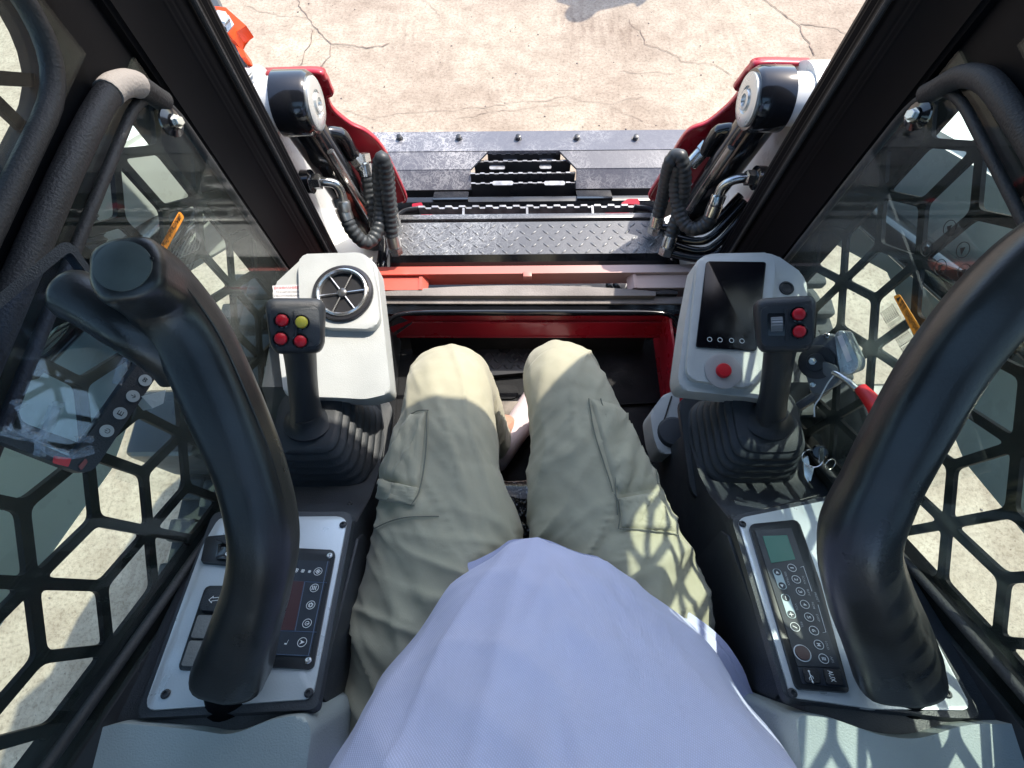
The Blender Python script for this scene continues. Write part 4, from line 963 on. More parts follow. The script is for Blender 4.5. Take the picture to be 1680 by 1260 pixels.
for p, t_ in (((1275, 939), '▼'), ((1283, 961), '▲'), ((1289, 981), '–'), ((1298, 1008), '+')):
    c = atp(*p, RH); u_ = (atp(p[0] + 7, p[1] + 22, RG) - c).normalized(); up_ = PL[1].cross(u_)
    if t_ in '▼▲':
        f = 1 if t_ == '▲' else -1; obj('arrow_icon', prism_bm([c + u_ * .0022 * f, c - u_ * .0016 * f + up_ * .0022, c - u_ * .0016 * f - up_ * .0022], PL[1] * .0002), M['inkw'], cr)
    else:
        bm = prism_bm([c + up_ * .0004 + u_ * .0026, c + up_ * .0004 - u_ * .0026, c - up_ * .0004 - u_ * .0026, c - up_ * .0004 + u_ * .0026], PL[1] * .0002)
        if t_ == '+': prism_bm([c + u_ * .0004 + up_ * .0026, c + u_ * .0004 - up_ * .0026, c - u_ * .0004 - up_ * .0026, c - u_ * .0004 + up_ * .0026], PL[1] * .0003, bm=bm)
        obj('sign_icon', bm, M['inkw'], cr)
key(1304, 1029, '/')
c = atp(1316, 1072, RG); ring_on('knob_ring', c, .0098, .0012, RG, M['inkw'], cr)
obj('volume_knob', lathe_bm([(.0080, 0), (.0080, .003), (0, .0035)], frame(c, PL[1]), 24), mat('knob_brown', (.10, .06, .055), .3), cr)
for t_, a, b in (('SEEK/TRACK', (1286, 938), (1293, 961)), ('VOL', (1303, 990), (1307, 1002)), ('SEL', (1312, 1020), (1315, 1030)), ('SCAN', (1315, 945), (1319, 958)), ('RPT', (1323, 967), (1326, 978)),
                 ('RDM', (1331, 988), (1334, 999)), ('DISP', (1338, 1008), (1342, 1020)), ('LOUD', (1353, 1052), (1357, 1066)), ('APS', (1361, 1077), (1365, 1088)), ('PRESET', (1335, 972), (1341, 988))):
    text('lettering', t_, RG, a, b, mat('ink_dim', (.35, .37, .38), .5), cr, h=.0026)
for a, b in (((1313, 931), (1318, 929)), ((1318, 929), (1332, 970)), ((1342, 992), (1355, 1037)), ((1355, 1037), (1350, 1038))):
    obj('print_line', tube_bm([atp(*a, RH), atp(*b, RH)], .0003, 4), M['inkw'], cr)
px_plate('socket_cover', [(1316, 1097), (1342, 1098), (1347, 1121), (1321, 1120)], RG, .002, M['rubber'], cr, .002)
px_plate('socket_cover', [(1350, 1098), (1378, 1099), (1383, 1124), (1355, 1122)], RG, .002, M['rubber'], cr, .002)
RX = raised(RG, .0024)
text('lettering', 'AUX', RX, (1357, 1100), (1364, 1119), M['inkw'], cr, h=.0055)
# usb trident
A = atp(1327, 1101, RX); B = atp(1333, 1118, RX); u_ = (B - A).normalized(); up_ = PL[1].cross(u_); bm = tube_bm([A, B], .0005, 5)
for k_, sg in ((.35, 1), (.5, -1)):
    p = A.lerp(B, k_); tube_bm([p, p + u_ * .002 + up_ * sg * .0022, p + u_ * .0042 + up_ * sg * .0022], .0004, 5, bm)
lathe_bm([(.0012, 0), (0, .0005)], frame(A, PL[1]), 10, bm); prism_bm([B + u_ * .0022, B + up_ * .0012, B - up_ * .0012], PL[1] * .0003, bm=bm)
obj('usb_icon', bm, M['inkw'], cr)
# row of rocker switches beyond the grab bar
for (x, y) in ((1478, 966), (1488, 1000), (1503, 1042), (1522, 1090)):
    px_plate('rocker_switch', [(x - 12, y - 16), (x + 6, y - 16), (x + 20, y + 16), (x + 18, y + 22), (x - 6, y + 22)], RS, .010, M['grip'], cr, .005, bevel=.004, seg=3)
obj('deck_seam', tube_bm([atz(1214, 846, 1.085), atz(1290, 826, 1.075), atz(1345, 812, 1.07)], .0012, 6), M['grip'], cr)
for p in ((1203, 825),): screw(atz(*p, 1.03), (0, .3, 1), .0045, cr)

# white cup-like housing hung on the inner side of the right console
hs_ = thing('foot_pod_housing', 'white rounded housing with black side disc beside the right knee', 'housing', at(1090, 700, 1.15))
pl_h = plane(at(1085, 650, 1.12), at(1085, 745, 1.08), at(1110, 700, 1.05))
pts = roundpoly([atz(1064, 680, .84), atz(1088, 648, .84), atz(1112, 645, .84), atz(1112, 745, .84), atz(1080, 748, .84), atz(1070, 720, .84)], .012)
obj('shell', prism_bm(pts, (0, 0, -.06), 0), M['pod'], hs_); 
obj('shell_top', prism_bm([p + V((0, 0, .0)) for p in pts], (0, 0, .012), .006, 4), M['pod'], hs_)
obj('split_line', tube_bm([atz(1088, 694, .853), atz(1102, 650, .853)], .0018, 6), M['ink'], hs_)
obj('side_disc', lathe_bm([(.034, 0), (.034, .012), (.028, .02), (0, .022)], frame(atz(1104, 712, .845), (-.2, 0, 1)), 28), M['dark'], hs_)

# ================================================================== JOYSTICKS
def joystick(s, label, head_px, disc_px, knobs):
    c0 = atz(*disc_px, 1.062); j = thing('joystick', label, 'joystick', (c0.x, c0.y, .96), 'pilot joysticks')
    # bellows
    bc_ = V((s * .374, .264, .962)); n = 56; K = 7
    bm = bmesh.new(); rings = []
    seq = []
    for k in range(K):
        f = k / (K - 1); hw = .094 - .030 * f; z = bc_.z + .082 * f
        seq += [(hw, z), (hw - .0015, z + .005), (hw - .009, z + .0075), (hw - .009, z + .009)]
    seq += [(.055, bc_.z + .094), (.044, bc_.z + .098), (.0, bc_.z + .098)]
    top = V((c0.x, c0.y))
    for hw, z in seq:
        f = (z - bc_.z) / .098; c = V((bc_.x, bc_.y)).lerp(top, f); rg = []
        for i in range(n):
            a = 2 * math.pi * i / n; e = 2 / 4.2
            x = hw * math.copysign(abs(math.cos(a)) ** e, math.cos(a)); y = hw * 1.0 * math.copysign(abs(math.sin(a)) ** e, math.sin(a))
            rg.append(bm.verts.new((c.x + x, c.y + y, z)))
        rings.append(rg)
    for a, b in zip(rings, rings[1:]):
        for i in range(n): bm.faces.new([a[i], a[(i + 1) % n], b[(i + 1) % n], b[i]])
    obj('bellows', bm, M['boot'], j, sharp=60)
    px_y = bc_.z - .006
    fr = [(bc_.x + sx_ * .10, bc_.y + sy_ * .10, px_y) for sx_, sy_ in ((-1, -1), (1, -1), (1, 1), (-1, 1))]
    fr = [(min(max(p[0], -.466), .466), p[1], p[2]) for p in fr]
    obj('base_flange', prism_bm(roundpoly(fr, .03, 6), (0, 0, .012), .004), M['boot'], j)
    H = atz(*head_px, 1.225); ax = (H - V((c0.x, c0.y, 1.06)));
    A = V((c0.x, c0.y, 1.056)); 
    obj('grip_collar', lathe_bm([(.041, 0), (.0405, .004), (.034, .008), (.026, .018), (.0235, .03), (0, .03)], frame(A, ax.normalized() * .6 + V((0, 0, .6))), 36), M['grip'], j)
    P_ = catmull([A + V((0, 0, .006)), A.lerp(H, .35) + V((0, -.002, .004)), A.lerp(H, .7), H - ax * .1], 8)
    rr = lerp_list([.027, .0225, .0225, .0235, .026], len(P_))
    obj('grip', tube_bm(P_, rr, 24, shape=lambda a: 1 + .05 * math.cos(2 * a) + .03 * math.cos(4 * a)), M['grip'], j)
    # head block
    N_ = (CAM - H).normalized(); N_ = (N_ + V((0, -.1, .35))).normalized(); F = frame(H, N_, (1, .02, 0))
    bm = bmesh.new(); box_bm((-.041, -.040, -.030), (.041, .042, .016), .017, 5, bm, F)
    Fi = F.inverted()
    for v in bm.verts:
        q = Fi @ v.co; k = 1 - .16 * sstep(-.005, -.04, q.y); q.x *= k; v.co = F @ q
    obj('head', bm, M['grip'], j, sharp=50)
    px0, px1 = (-.033, .033)
    obj('face_plate', prism_bm(roundpoly([F @ V(p) for p in ((-.033, -.030, .0155), (.033, -.030, .0155), (.033, .028, .0155), (-.033, .028, .0155))], .010, 5), F.to_3x3() @ V((0, 0, .003)), .0015), M['boot'], j)
    pf = (F @ V((0, 0, .0186)), N_)
    obj('divider', prism_bm([F @ V(p) for p in ((-.002, -.024, .018), (.002, -.024, .018), (.002, .022, .018), (-.002, .022, .018))], N_ * .003, .001), M['grip'], j)
    for (kx, ky, mm) in knobs:
        c = atp(kx, ky, pf); Mx = frame(c, N_)
        obj('button_socket', lathe_bm([(.0112, -.001), (.0112, .002), (.0095, .0025), (.009, .0)], Mx, 24, cap=False), M['gloss'], j)
        obj('button', lathe_bm([(.0086, -.001), (.0086, .004), (.0075, .0068), (.0045, .0085), (0, .009)], Mx, 24), M[mm], j)
    return j, F, pf, N_
JL = joystick(-1, 'left joystick with three red buttons and one yellow button', (487, 536), (504, 690), ((463, 526, 'btnred'), (495, 529, 'btnyel'), (461, 556, 'btnred'), (493, 560, 'btnred')))
JR = joystick(1, 'right joystick with thumb wheel and two red buttons', (1287, 534), (1262, 688), ((1310, 516, 'btnred'), (1311, 544, 'btnred')))
j, F, pf, N_ = JR
wc = atp(1274, 532, pf)
obj('wheel_slot', prism_bm(roundpoly([atp(1259, 514, pf), atp(1288, 514, pf), atp(1288, 551, pf), atp(1259, 551, pf)], .003), N_ * .0012), M['gloss'], j)
xd = F.to_3x3() @ V((1, 0, 0)); bm = bmesh.new(); Mx = frame(wc - N_ * .004, xd, N_)
def gear(bm, Mx, r, h, n=28):
    a = [bm.verts.new(Mx @ V(((r * (1 if i % 2 else .91)) * math.cos(math.pi * i / n), (r * (1 if i % 2 else .91)) * math.sin(math.pi * i / n), -h))) for i in range(2 * n)]
    b = [bm.verts.new(Mx @ V(((r * (1 if i % 2 else .91)) * math.cos(math.pi * i / n), (r * (1 if i % 2 else .91)) * math.sin(math.pi * i / n), h))) for i in range(2 * n)]
    bm.faces.new(a); bm.faces.new(b)
    for i in range(2 * n): k = (i + 1) % (2 * n); bm.faces.new([a[i], a[k], b[k], b[i]])
gear(bm, Mx, .0125, .0075, 18); obj('thumb_wheel', bm, mat('wheel_grey', (.20, .21, .22), .35), j, sharp=15)

# ================================================================== RESTRAINT GRAB BARS
def grab(s, label, pts, radii, extra=None):
    P0 = [at(*p) for p in pts]; P_ = catmull(P0, 10); g_ = thing('grab_bar', label, 'grab bar', P_[0], 'padded black restraint bars')
    n = len(P_); rr = lerp_list(radii, n)
    sh = lambda a: 1 + .055 * math.cos(4 * a + .6) + .012 * math.cos(8 * a) + .02 * math.cos(2 * a)
    # rounded end
    d = (P_[-1] - P_[-2]).normalized(); r = rr[-1]; e = [P_[-1] + d * r * q for q in (.12, .24, .30, .315)]; re = [r * .97, r * .88, r * .74, r * .45]
    d0 = (P_[0] - P_[1]).normalized(); e0 = [P_[0] + d0 * rr[0] * q for q in (.16, .1)]; 
    obj('padded_tube', tube_bm(e0 + P_ + e, [rr[0] * .8, rr[0] * .93] + rr + re, 40, shape=sh), M['foam'], g_, sharp=70)
    obj('end_cap', lathe_bm([(r * .74, -.004), (r * .72, .0005), (r * .5, .0022), (0, .003)], frame(P_[-1] + d * r * .315, d), 36), mat('sky_sheen_cap_tone', (.085, .10, .095), .38, var=.3, vscale=20), g_)  # greyer tone painted in for the sky reflected on the bar end
    sm_ = []
    for i in range(2, n - 2):
        d = (P_[i + 1] - P_[i - 1]).normalized(); vw = (CAM - P_[i]).normalized(); sd = d.cross(vw).normalized(); nn = (vw + sd * .75 * (-s)).normalized()
        sm_.append(P_[i] + nn * rr[i] * 1.0)
    obj('mould_seam', tube_bm(sm_, .0011, 6), M['foam'], g_)
    return g_, P_
GL, PGL = grab(-1, 'left padded black grab bar with rounded end cap, in front of the small monitor', [(384, 1092, .565), (401, 1035, .53), (424, 960, .50), (434, 880, .475), (414, 780, .46), (375, 680, .445), (320, 560, .432), (262, 482, .405), (212, 444, .365)],
     [.041, .035, .031, .030, .029, .0295, .029, .0275, .0255])
obj('side_stub', tube_bm(catmull([at(104, 476, .405), at(150, 498, .405), at(215, 540, .41), at(280, 585, .43), at(300, 610, .44)], 8), [.011, .017, .0195] + [.0205] * 40, 24), M['foam'], GL, sharp=70)
obj('pivot_post', tube_bm([at(372, 1215, .63), at(384, 1085, .585)], .028, 24), M['pillar'], GL)
GR, PGR = grab(1, 'right padded black grab bar rising out past the throttle lever', [(1470, 1090, .56), (1452, 1040, .53), (1424, 970, .495), (1408, 885, .465), (1443, 795, .445), (1492, 700, .43), (1550, 600, .42), (1620, 510, .405), (1700, 430, .395), (1790, 370, .385)],
     [.045, .042, .038, .034, .0300, .030, .030, .030, .030, .030])
obj('pivot_post', tube_bm([at(1482, 1215, .63), at(1472, 1085, .585)], .028, 24), M['pillar'], GR)
# grey pivot covers
def cover(s, label, top_px, z, name='pivot_cover'):
    c = thing('armrest_cover', label, 'cover', atz(*top_px[0], z), 'grey pivot covers')
    pts = [atz(x, y, z) for x, y in top_px]
    obj('shell', prism_bm([p - V((0, 0, .16)) for p in roundpoly(pts, .02, 5)], (0, 0, .165), .022, 6), M['cover'], c, sharp=60)
    return c
CL = cover(-1, 'grey plastic cover at the foot of the left grab bar', [(98, 1262), (140, 1206), (190, 1184), (330, 1196), (380, 1206), (455, 1176), (500, 1172), (514, 1195), (500, 1300), (480, 1400), (90, 1400)], 1.235)
CRR = cover(1, 'grey plastic cover at the foot of the right grab bar', [(1302, 1180), (1312, 1172), (1360, 1176), (1440, 1206), (1500, 1212), (1580, 1186), (1680, 1186), (1720, 1200), (1760, 1300), (1760, 1400), (1330, 1400), (1312, 1260)], 1.235)
for cc, px_ in ((CL, (499, 1234)), (CRR, (1322, 1228))):
    screw(atz(*px_, 1.225), ((1 if cc is CL else -1) * .8, 0, .6), .008, cc, M['cover'])

# ================================================================== SMALL MONITOR IN FILM
A, B, C = at(112, 388, .43), at(266, 604, .475), at(148, 782, .42)
D = atp(-200, 646, plane(A, B, C))
mn = thing('monitor', 'small glossy monitor with round bezel buttons and plastic film, beside the left grab bar', 'monitor', (A + C) / 2)
nM = (B - A).cross(C - B).normalized(); nM = nM if nM.dot(CAM - A) > 0 else -nM
quad = [A, B, C, D]
def mq(u, v, h=.0): # u along A->B, v along B->C
    return A * (1 - u) * (1 - v) + B * u * (1 - v) + C * u * v + D * (1 - u) * v + nM * h
hol = roundpoly([mq(.07, .035, -.016), mq(.84, .035, -.016), mq(.86, .93, -.016), mq(.05, .93, -.016)], .004)
obj('case', prism_bm([p - nM * .016 for p in roundpoly(quad, .012, 5)], nM * .016, holes=[hol]), M['grip'], mn)
M['pane'] = glass_mat('blue_reflection_pane', (.80, .88, 1.0), .05, .02)
obj('screen', prism_bm([mq(.06, .03, -.006), mq(.85, .03, -.006), mq(.87, .94, -.006), mq(.04, .94, -.006)], nM * .003), M['pane'], mn)  # see-through blue pane stands in for the mesh reflected in the screen
pm = (A + nM * .0008, nM)
for k, p in enumerate(((256, 598), (238, 624), (218, 650), (197, 678), (175, 707))):
    c = atp(*p, pm); obj('bezel_button', lathe_bm([(.0052, 0), (.0052, .0006), (0, .0008)], frame(c, nM), 20), mat('btn_grey', (.40, .42, .41), .4), mn)
    if k: 
        u_ = (atp(p[0] + 6, p[1] - 9, pm) - c).normalized(); text3('lettering', '∞↓E⏻'[k - 1], c - u_ * .002 - nM.cross(u_) * .002 + nM * .001, u_, nM.cross(u_), .004, M['ink'], mn, .0042)
obj('indicator', prism_bm(roundpoly([atp(88, 748, pm), atp(117, 752, pm), atp(112, 766, pm), atp(86, 760, pm)], .001), nM * .0005), M['btnred'], mn)
obj('indicator', prism_bm(roundpoly([atp(128, 765, pm), atp(140, 752, pm), atp(144, 758, pm), atp(133, 772, pm)], .001), nM * .0005), mat('dark_red_led', (.18, .01, .01), .3), mn)
obj('mount_clip', prism_bm([atp(232, 650, pm), atp(272, 640, pm), atp(268, 662, pm), atp(250, 670, pm)], -nM * .02, .002), M['cover'], mn)
# crumpled protective film, ridged
M['wrap'] = mat('clear_wrap', (.62, .72, .82), .14, spec=.9, coat=1)
M['wrap'].node_tree.nodes['Principled BSDF'].inputs['Alpha'].default_value = .26
def filmstrip(pts, wd, seed):
    bm = bmesh.new(); P_ = catmull([atp(x, y, pm) + nM * .003 for x, y in pts], 8); pv = None
    for i, p in enumerate(P_):
        d = (P_[min(i + 1, len(P_) - 1)] - P_[max(i - 1, 0)]).normalized(); sd = nM.cross(d)
        row = [bm.verts.new(p + sd * wd * q + nM * (.004 * noise.noise(V((i * .5, q * 2, seed))) + .003 * (1 - q * q))) for q in (-1, -.6, -.2, .2, .6, 1)]
        if pv:
            for k in range(5): bm.faces.new([pv[k], pv[k + 1], row[k + 1], row[k]])
        pv = row
    obj('protective_film', bm, M['wrap'], mn, sharp=20)
filmstrip([(0, 706), (30, 714), (55, 718), (85, 742), (120, 745), (150, 738)], .0038, 1)
filmstrip([(62, 750), (66, 722), (78, 700), (92, 672), (94, 660)], .0036, 2)
filmstrip([(30, 705), (60, 712), (78, 690), (88, 668)], .004, 3)
filmstrip([(190, 632), (196, 606), (210, 585), (216, 574)], .0036, 4)
filmstrip([(120, 722), (135, 720), (150, 722)], .003, 5)
filmstrip([(168, 552), (174, 556), (178, 552)], .005, 6); filmstrip([(20, 668), (28, 664), (34, 670)], .004, 7)

# ================================================================== THROTTLE LEVER, KEYS
th_ = thing('throttle_lever', 'hand throttle with grey cast body and red grip right of the right joystick', 'lever', at(1360, 590, .78))
q0 = at(1345, 600, .80); nT = (CAM - q0).normalized(); nT = (nT + V((-.5, -.1, .1))).normalized(); pT = (q0, nT)
def tp(x, y, h=0): return atp(x, y, pT) + nT * h
obj('body', prism_bm([p - nT * .02 for p in roundpoly([tp(1312, 580), tp(1340, 552), tp(1360, 545), (tp(1378, 556)), tp(1384, 600), tp(1380, 628), tp(1335, 652), tp(1322, 610)], .012, 4)], nT * .025, .004, 3), M['grey'], th_)
obj('side_block', prism_bm([p - nT * .03 for p in roundpoly([tp(1374, 545), tp(1388, 541), tp(1413, 592), tp(1410, 608), tp(1384, 618), tp(1378, 580)], .006)], nT * .045, .005, 3), mat('cast_bright', (.42, .46, .46), .25, .5, rvar=.1), th_)
obj('label', prism_bm([tp(1378, 552, .0155), tp(1386, 549, .0155), tp(1402, 590, .0155), tp(1394, 594, .0155)], nT * .0005), M['paper'], th_)
MT = frame(tp(1342, 594, .005), nT)
obj('pivot_disc', lathe_bm([(.026, 0), (.026, .003), (.024, .004), (.014, .004), (.013, .007), (0, .007)], MT, 36), M['grip'], th_)
hexbolt(tp(1337, 592, .012), nT, .0042, .005, th_)
for p in ((1358, 551), (1319, 594), (1335, 631)): screw(tp(*p, .005), nT, .0045, th_, M['chrome'])
obj('lever_root', prism_bm(roundpoly([tp(1356, 592, .008), tp(1378, 600, .008), tp(1384, 612, .008), tp(1370, 622, .008), tp(1356, 612, .008)], .003), nT * .012, .003), M['grey'], th_)
lv_ = catmull([tp(1372, 610, .016), tp(1392, 620, .022), tp(1412, 636, .026)], 8)
obj('lever_rod', tube_bm(lv_, .0048, 14), M['chrome'], th_)
gp = catmull([at(1412, 637, .745), at(1428, 655, .73), at(1445, 678, .715), at(1466, 706, .70)], 8)
obj('red_grip', tube_bm(gp, lerp_list([.0085, .010, .0115, .015, .0165], len(gp)), 24), M['redgrip'], th_)
obj('mount_bracket', tube_bm([at(1310, 668, .86), at(1352, 640, .84), at(1385, 600, .83)], .008, 8), M['steel'], th_)
obj('zip_tie', tube_bm(catmull([tp(1376, 612, .02), tp(1364, 628, .02), tp(1352, 650, .02), tp(1343, 664, .02), tp(1341, 682, .015)], 8), .0011, 6), M['inkw'], th_)
ky = thing('key_ring', 'bunch of keys on a wire ring hanging behind the right joystick', 'keys', at(1340, 750, .8))
ct = at(1333, 752, .80); 
def torus(c, n, R, r, m, name, par):
    F_ = frame(c, n); obj(name, tube_bm([F_ @ V((R * math.cos(a), R * math.sin(a), 0)) for a in [2 * math.pi * i / 28 for i in range(29)]], r, 8, cap=False), m, par)
torus(ct, (CAM - ct) + V((.2, .2, 0)), .014, .0009, M['chrome'], 'ring', ky)
torus(at(1362, 762, .79), (.2, -.6, .6), .009, .0008, M['chrome'], 'ring', ky)
obj('ignition_barrel', lathe_bm([(.012, -.03), (.012, 0), (.009, .004), (0, .004)], frame(at(1345, 742, .80), CAM - ct), 20), M['gloss'], ky)
obj('key', prism_bm(roundpoly([at(1345, 735, .78), at(1352, 733, .78), at(1352, 756, .785), at(1345, 760, .785)], .002), (0, 0, -.003)), M['chrome'], ky)
for pp in ([(1318, 752), (1326, 748), (1330, 775), (1326, 792), (1320, 780)], [(1326, 762), (1336, 766), (1330, 790), (1324, 786)]):
    obj('key', prism_bm([at(x, y, .80) for x, y in pp], (.002, .002, -.004), .0008), M['chrome'], ky)

# ================================================================== SEAT
se = thing('operator_seat', 'black driver seat still wrapped in crinkled plastic under the person', 'seat', (-.02, -.1, .55))
def pillow(lo, hi, r, amp, m, name, seed):
    bm = bmesh.new(); box_bm(lo, hi, r, 5, bm); bmesh.ops.subdivide_edges(bm, edges=[e for e in bm.edges if e.calc_length() > .05], cuts=14, use_grid_fill=True)
    bmesh.ops.recalc_face_normals(bm, faces=bm.faces); bm.normal_update()
    for v in bm.verts:
        k = noise.noise(v.co * 14 + V((seed, 0, 0))) + .6 * (1 - abs(noise.noise(v.co * 26))) ** 3
        v.co += v.normal * amp * k
    return obj(name, bm, m, se, sharp=60)
pillow((-.27, -.36, .78), (.24, .215, .945), .05, .006, M['plastic_wrap_seat'], 'cushion', 3)
pillow((-.26, -.58, .85), (.24, -.42, 1.55), .05, .004, M['plastic_wrap_seat'], 'backrest', 9)
obj('pedestal', box_bm((-.22, -.34, .55), (.20, .15, .80), .02), M['steel'], se)
# loose clear film edges either side
bm = bmesh.new()
for pts in ([at(560, 1060, .80), at(556, 1120, .78), at(548, 1180, .74), at(545, 1225, .72)],):
    tube_bm(catmull(pts, 8), .0012, 6, bm)
obj('film_edge', bm, M['inkw'], se)
obj('film_tag', prism_bm([at(542, 1216, .72), at(550, 1214, .72), at(551, 1228, .72), at(543, 1230, .72)], (0, 0, -.004), .001), M['paper'], se)

# ================================================================== PERSON
ps = thing('person', 'seated person in sage khaki trousers and pale lavender shirt, seen down over the lap', 'person', (-.02, -.1, .57))
# body: one continuous skinned figure under the clothes
me = bpy.data.meshes.new('body')
vs = [(-.02, -.24, 1.02), (-.02, -.27, 1.14), (-.02, -.30, 1.32), (-.02, -.33, 1.50), (-.02, -.34, 1.57),
      (-.11, -.22, 1.00), (-.15, .1, 1.02), (-.165, .385, 1.03), (-.13, .395, .84), (-.09, .385, .66), (-.05, .44, .60),
      (.08, -.22, 1.00), (.09, .1, 1.02), (.045, .385, 1.03), (.05, .40, .84), (.055, .39, .66), (.06, .46, .60)]
rs = [.11, .10, .11, .10, .05, .08, .07, .055, .05, .035, .03, .08, .07, .055, .05, .035, .03]
es = [(0, 1), (1, 2), (2, 3), (3, 4), (0, 5), (5, 6), (6, 7), (7, 8), (8, 9), (9, 10), (0, 11), (11, 12), (12, 13), (13, 14), (14, 15), (15, 16)]
me.from_pydata(vs, es, []); bo = link('body', me, M['skin'], ps, smooth=False)
sk_ = bo.modifiers.new('skin', 'SKIN'); 
for i, r in enumerate(rs): me.skin_vertices[0].data[i].radius = (r, r); me.skin_vertices[0].data[i].use_root = (i == 0)
su = bo.modifiers.new('sub', 'SUBSURF'); su.levels = 2; su.render_levels = 2

def fold(p, ang, fa, fc, seed, pw=3):
    ca, sa = math.cos(ang), math.sin(ang); al = p.x * ca + p.y * sa; ac = -p.x * sa + p.y * ca
    wob = noise.noise(V((p.x * 7, p.y * 7, seed + 9))) * .02
    n_ = noise.noise(V((al * fa, (ac + wob) * fc, seed + p.z * 4)))
    return (1 - min(1, abs(n_) * 2.2)) ** pw
def sstep(a, b, x): t = max(0, min(1, (x - a) / (b - a))); return t * t * (3 - 2 * t)
def leg(name, st, seed, side):
    """st: (centre, half width, half height) stations from hip to ankle"""
    cs = catmull([c for c, _, _ in st], 26); n = len(cs); hw = lerp_list([a for _, a, _ in st], n); hh = lerp_list([b for _, _, b in st], n)
    SEG = 110; bm = bmesh.new(); rings = []
    for i, c in enumerate(cs):
        d = (cs[min(i + 2, n - 1)] - cs[max(i - 2, 0)]).normalized()
        xr_ = V((1, 0, 0)); xr_ = (xr_ - d * xr_.dot(d)).normalized(); yr_ = d.cross(xr_); 
        if yr_.z < 0 and abs(d.y) > .6: yr_ = -yr_
        if d.z < -.6: yr_ = V((0, 1, 0)) - d * d.y; yr_.normalize()
        rg = []
        for k in range(SEG):
            a = 2 * math.pi * k / SEG; e = .92
            cx_ = math.copysign(abs(math.cos(a)) ** e, math.cos(a)); sy_ = math.copysign(abs(math.sin(a)) ** e, math.sin(a))
            p = c + xr_ * cx_ * hw[i] + yr_ * sy_ * hh[i]; nr = (xr_ * cx_ / hw[i] + yr_ * sy_ / hh[i]).normalized()
            u = i / n
            hip = sstep(.16, .02, p.y) if p.z > .93 else 0; mid = sstep(.36, .2, p.y)
            shin = sstep(.98, .86, p.z)
            dsp = -.003
            dsp += (.0045 + .005 * hip) * mid * fold(p, side * math.radians(60), 2.6, 20, seed)
            dsp += .007 * hip * fold(p, side * math.radians(22), 2.4, 22, seed + 20, 2.5)
            dsp += .0042 * (1 - hip) * fold(p, side * math.radians(74), 2.6, 26, seed + 40)
            dsp += .004 * shin * fold(V((p.x, p.z, p.y)), .3, 5, 26, seed + 60)
            dsp += .0024 * mid * fold(p, side * math.radians(52), 4, 50, seed + 80, 2)
            dsp += .006 * noise.noise(p * 9 + V((seed, 0, 0))) * mid + .0014 * noise.noise(p * 45)
            rg.append(bm.verts.new(p + nr * dsp))
        rings.append(rg)
    for a, b in zip(rings, rings[1:]):
        for k in range(SEG): bm.faces.new([a[k], a[(k + 1) % SEG], b[(k + 1) % SEG], b[k]])
    bm.faces.new(rings[0]); return bm
legs = bmesh.new()
LST = [(V((-.10, -.34, 1.02)), .13, .10), (V((-.145, -.17, 1.025)), .128, .100), (V((-.163, -.05, 1.03)), .126, .098), (V((-.160, .03, 1.03)), .124, .095), (V((-.155, .114, 1.03)), .118, .090), (V((-.163, .20, 1.03)), .098, .085), (V((-.159, .28, 1.03)), .085, .080),
       (V((-.160, .35, 1.025)), .078, .078), (V((-.156, .392, .985)), .074, .070), (V((-.142, .400, .90)), .066, .066), (V((-.122, .39, .80)), .056, .064), (V((-.102, .38, .70)), .048, .060), (V((-.096, .375, .655)), .047, .060)]
RST = [(V((.07, -.34, 1.02)), .13, .10), (V((.100, -.17, 1.025)), .135, .100), (V((.116, -.05, 1.03)), .132, .098), (V((.113, .03, 1.03)), .125, .095), (V((.098, .114, 1.03)), .114, .090), (V((.085, .20, 1.03)), .100, .086), (V((.070, .28, 1.03)), .086, .082),
       (V((.050, .355, 1.03)), .074, .078), (V((.046, .40, .985)), .068, .068), (V((.048, .41, .90)), .064, .066), (V((.052, .405, .80)), .06, .066), (V((.055, .40, .70)), .055, .066), (V((.056, .40, .655)), .052, .066)]
bmL = leg('trousers', LST, 3.3, -1); bmR = leg('trousers', RST, 8.1, 1)
tmp = bpy.data.meshes.new('tmpleg'); bmR.to_mesh(tmp); bmR.free(); bmL.from_mesh(tmp); bpy.data.meshes.remove(tmp)
# seat of the trousers between the thighs
bmesh.ops.create_uvsphere(bmL, u_segments=40, v_segments=24, radius=1, matrix=Matrix.Translation((-.02, -.22, 1.01)) @ Matrix.Diagonal((.19, .16, .085, 1)))
tro = obj('trousers', bmL, M['trousers'], ps, sharp=180)
bv = bmesh.new(); bv.from_mesh(tro.data); BV = BVHTree.FromBMesh(bv); bv.free()
def hit(px_, py_):
    r = BV.ray_cast(CAM, ray(px_, py_).normalized()); return (r[0], r[1]) if r[0] else (None, None)
def seam(name, pts, r=.0011, off=.0006, m='trousers', step=3):
    P_ = catmull([V((x, y, 0)) for x, y in pts], 10); out = []
    for p in P_:
        h, n_ = hit(p.x, p.y)
        if h: out.append(h + (n_ if n_.z > 0 or n_.dot(CAM - h) > 0 else -n_) * off)
    if len(out) > 3:
      for _ in range(3): out = [out[0]] + [(out[i - 1] + out[i] * 2 + out[i + 1]) / 4 for i in range(1, len(out) - 1)] + [out[-1]]
    if len(out) > 3: return obj(name, tube_bm(out, r, 6), M[m], ps, sharp=80)
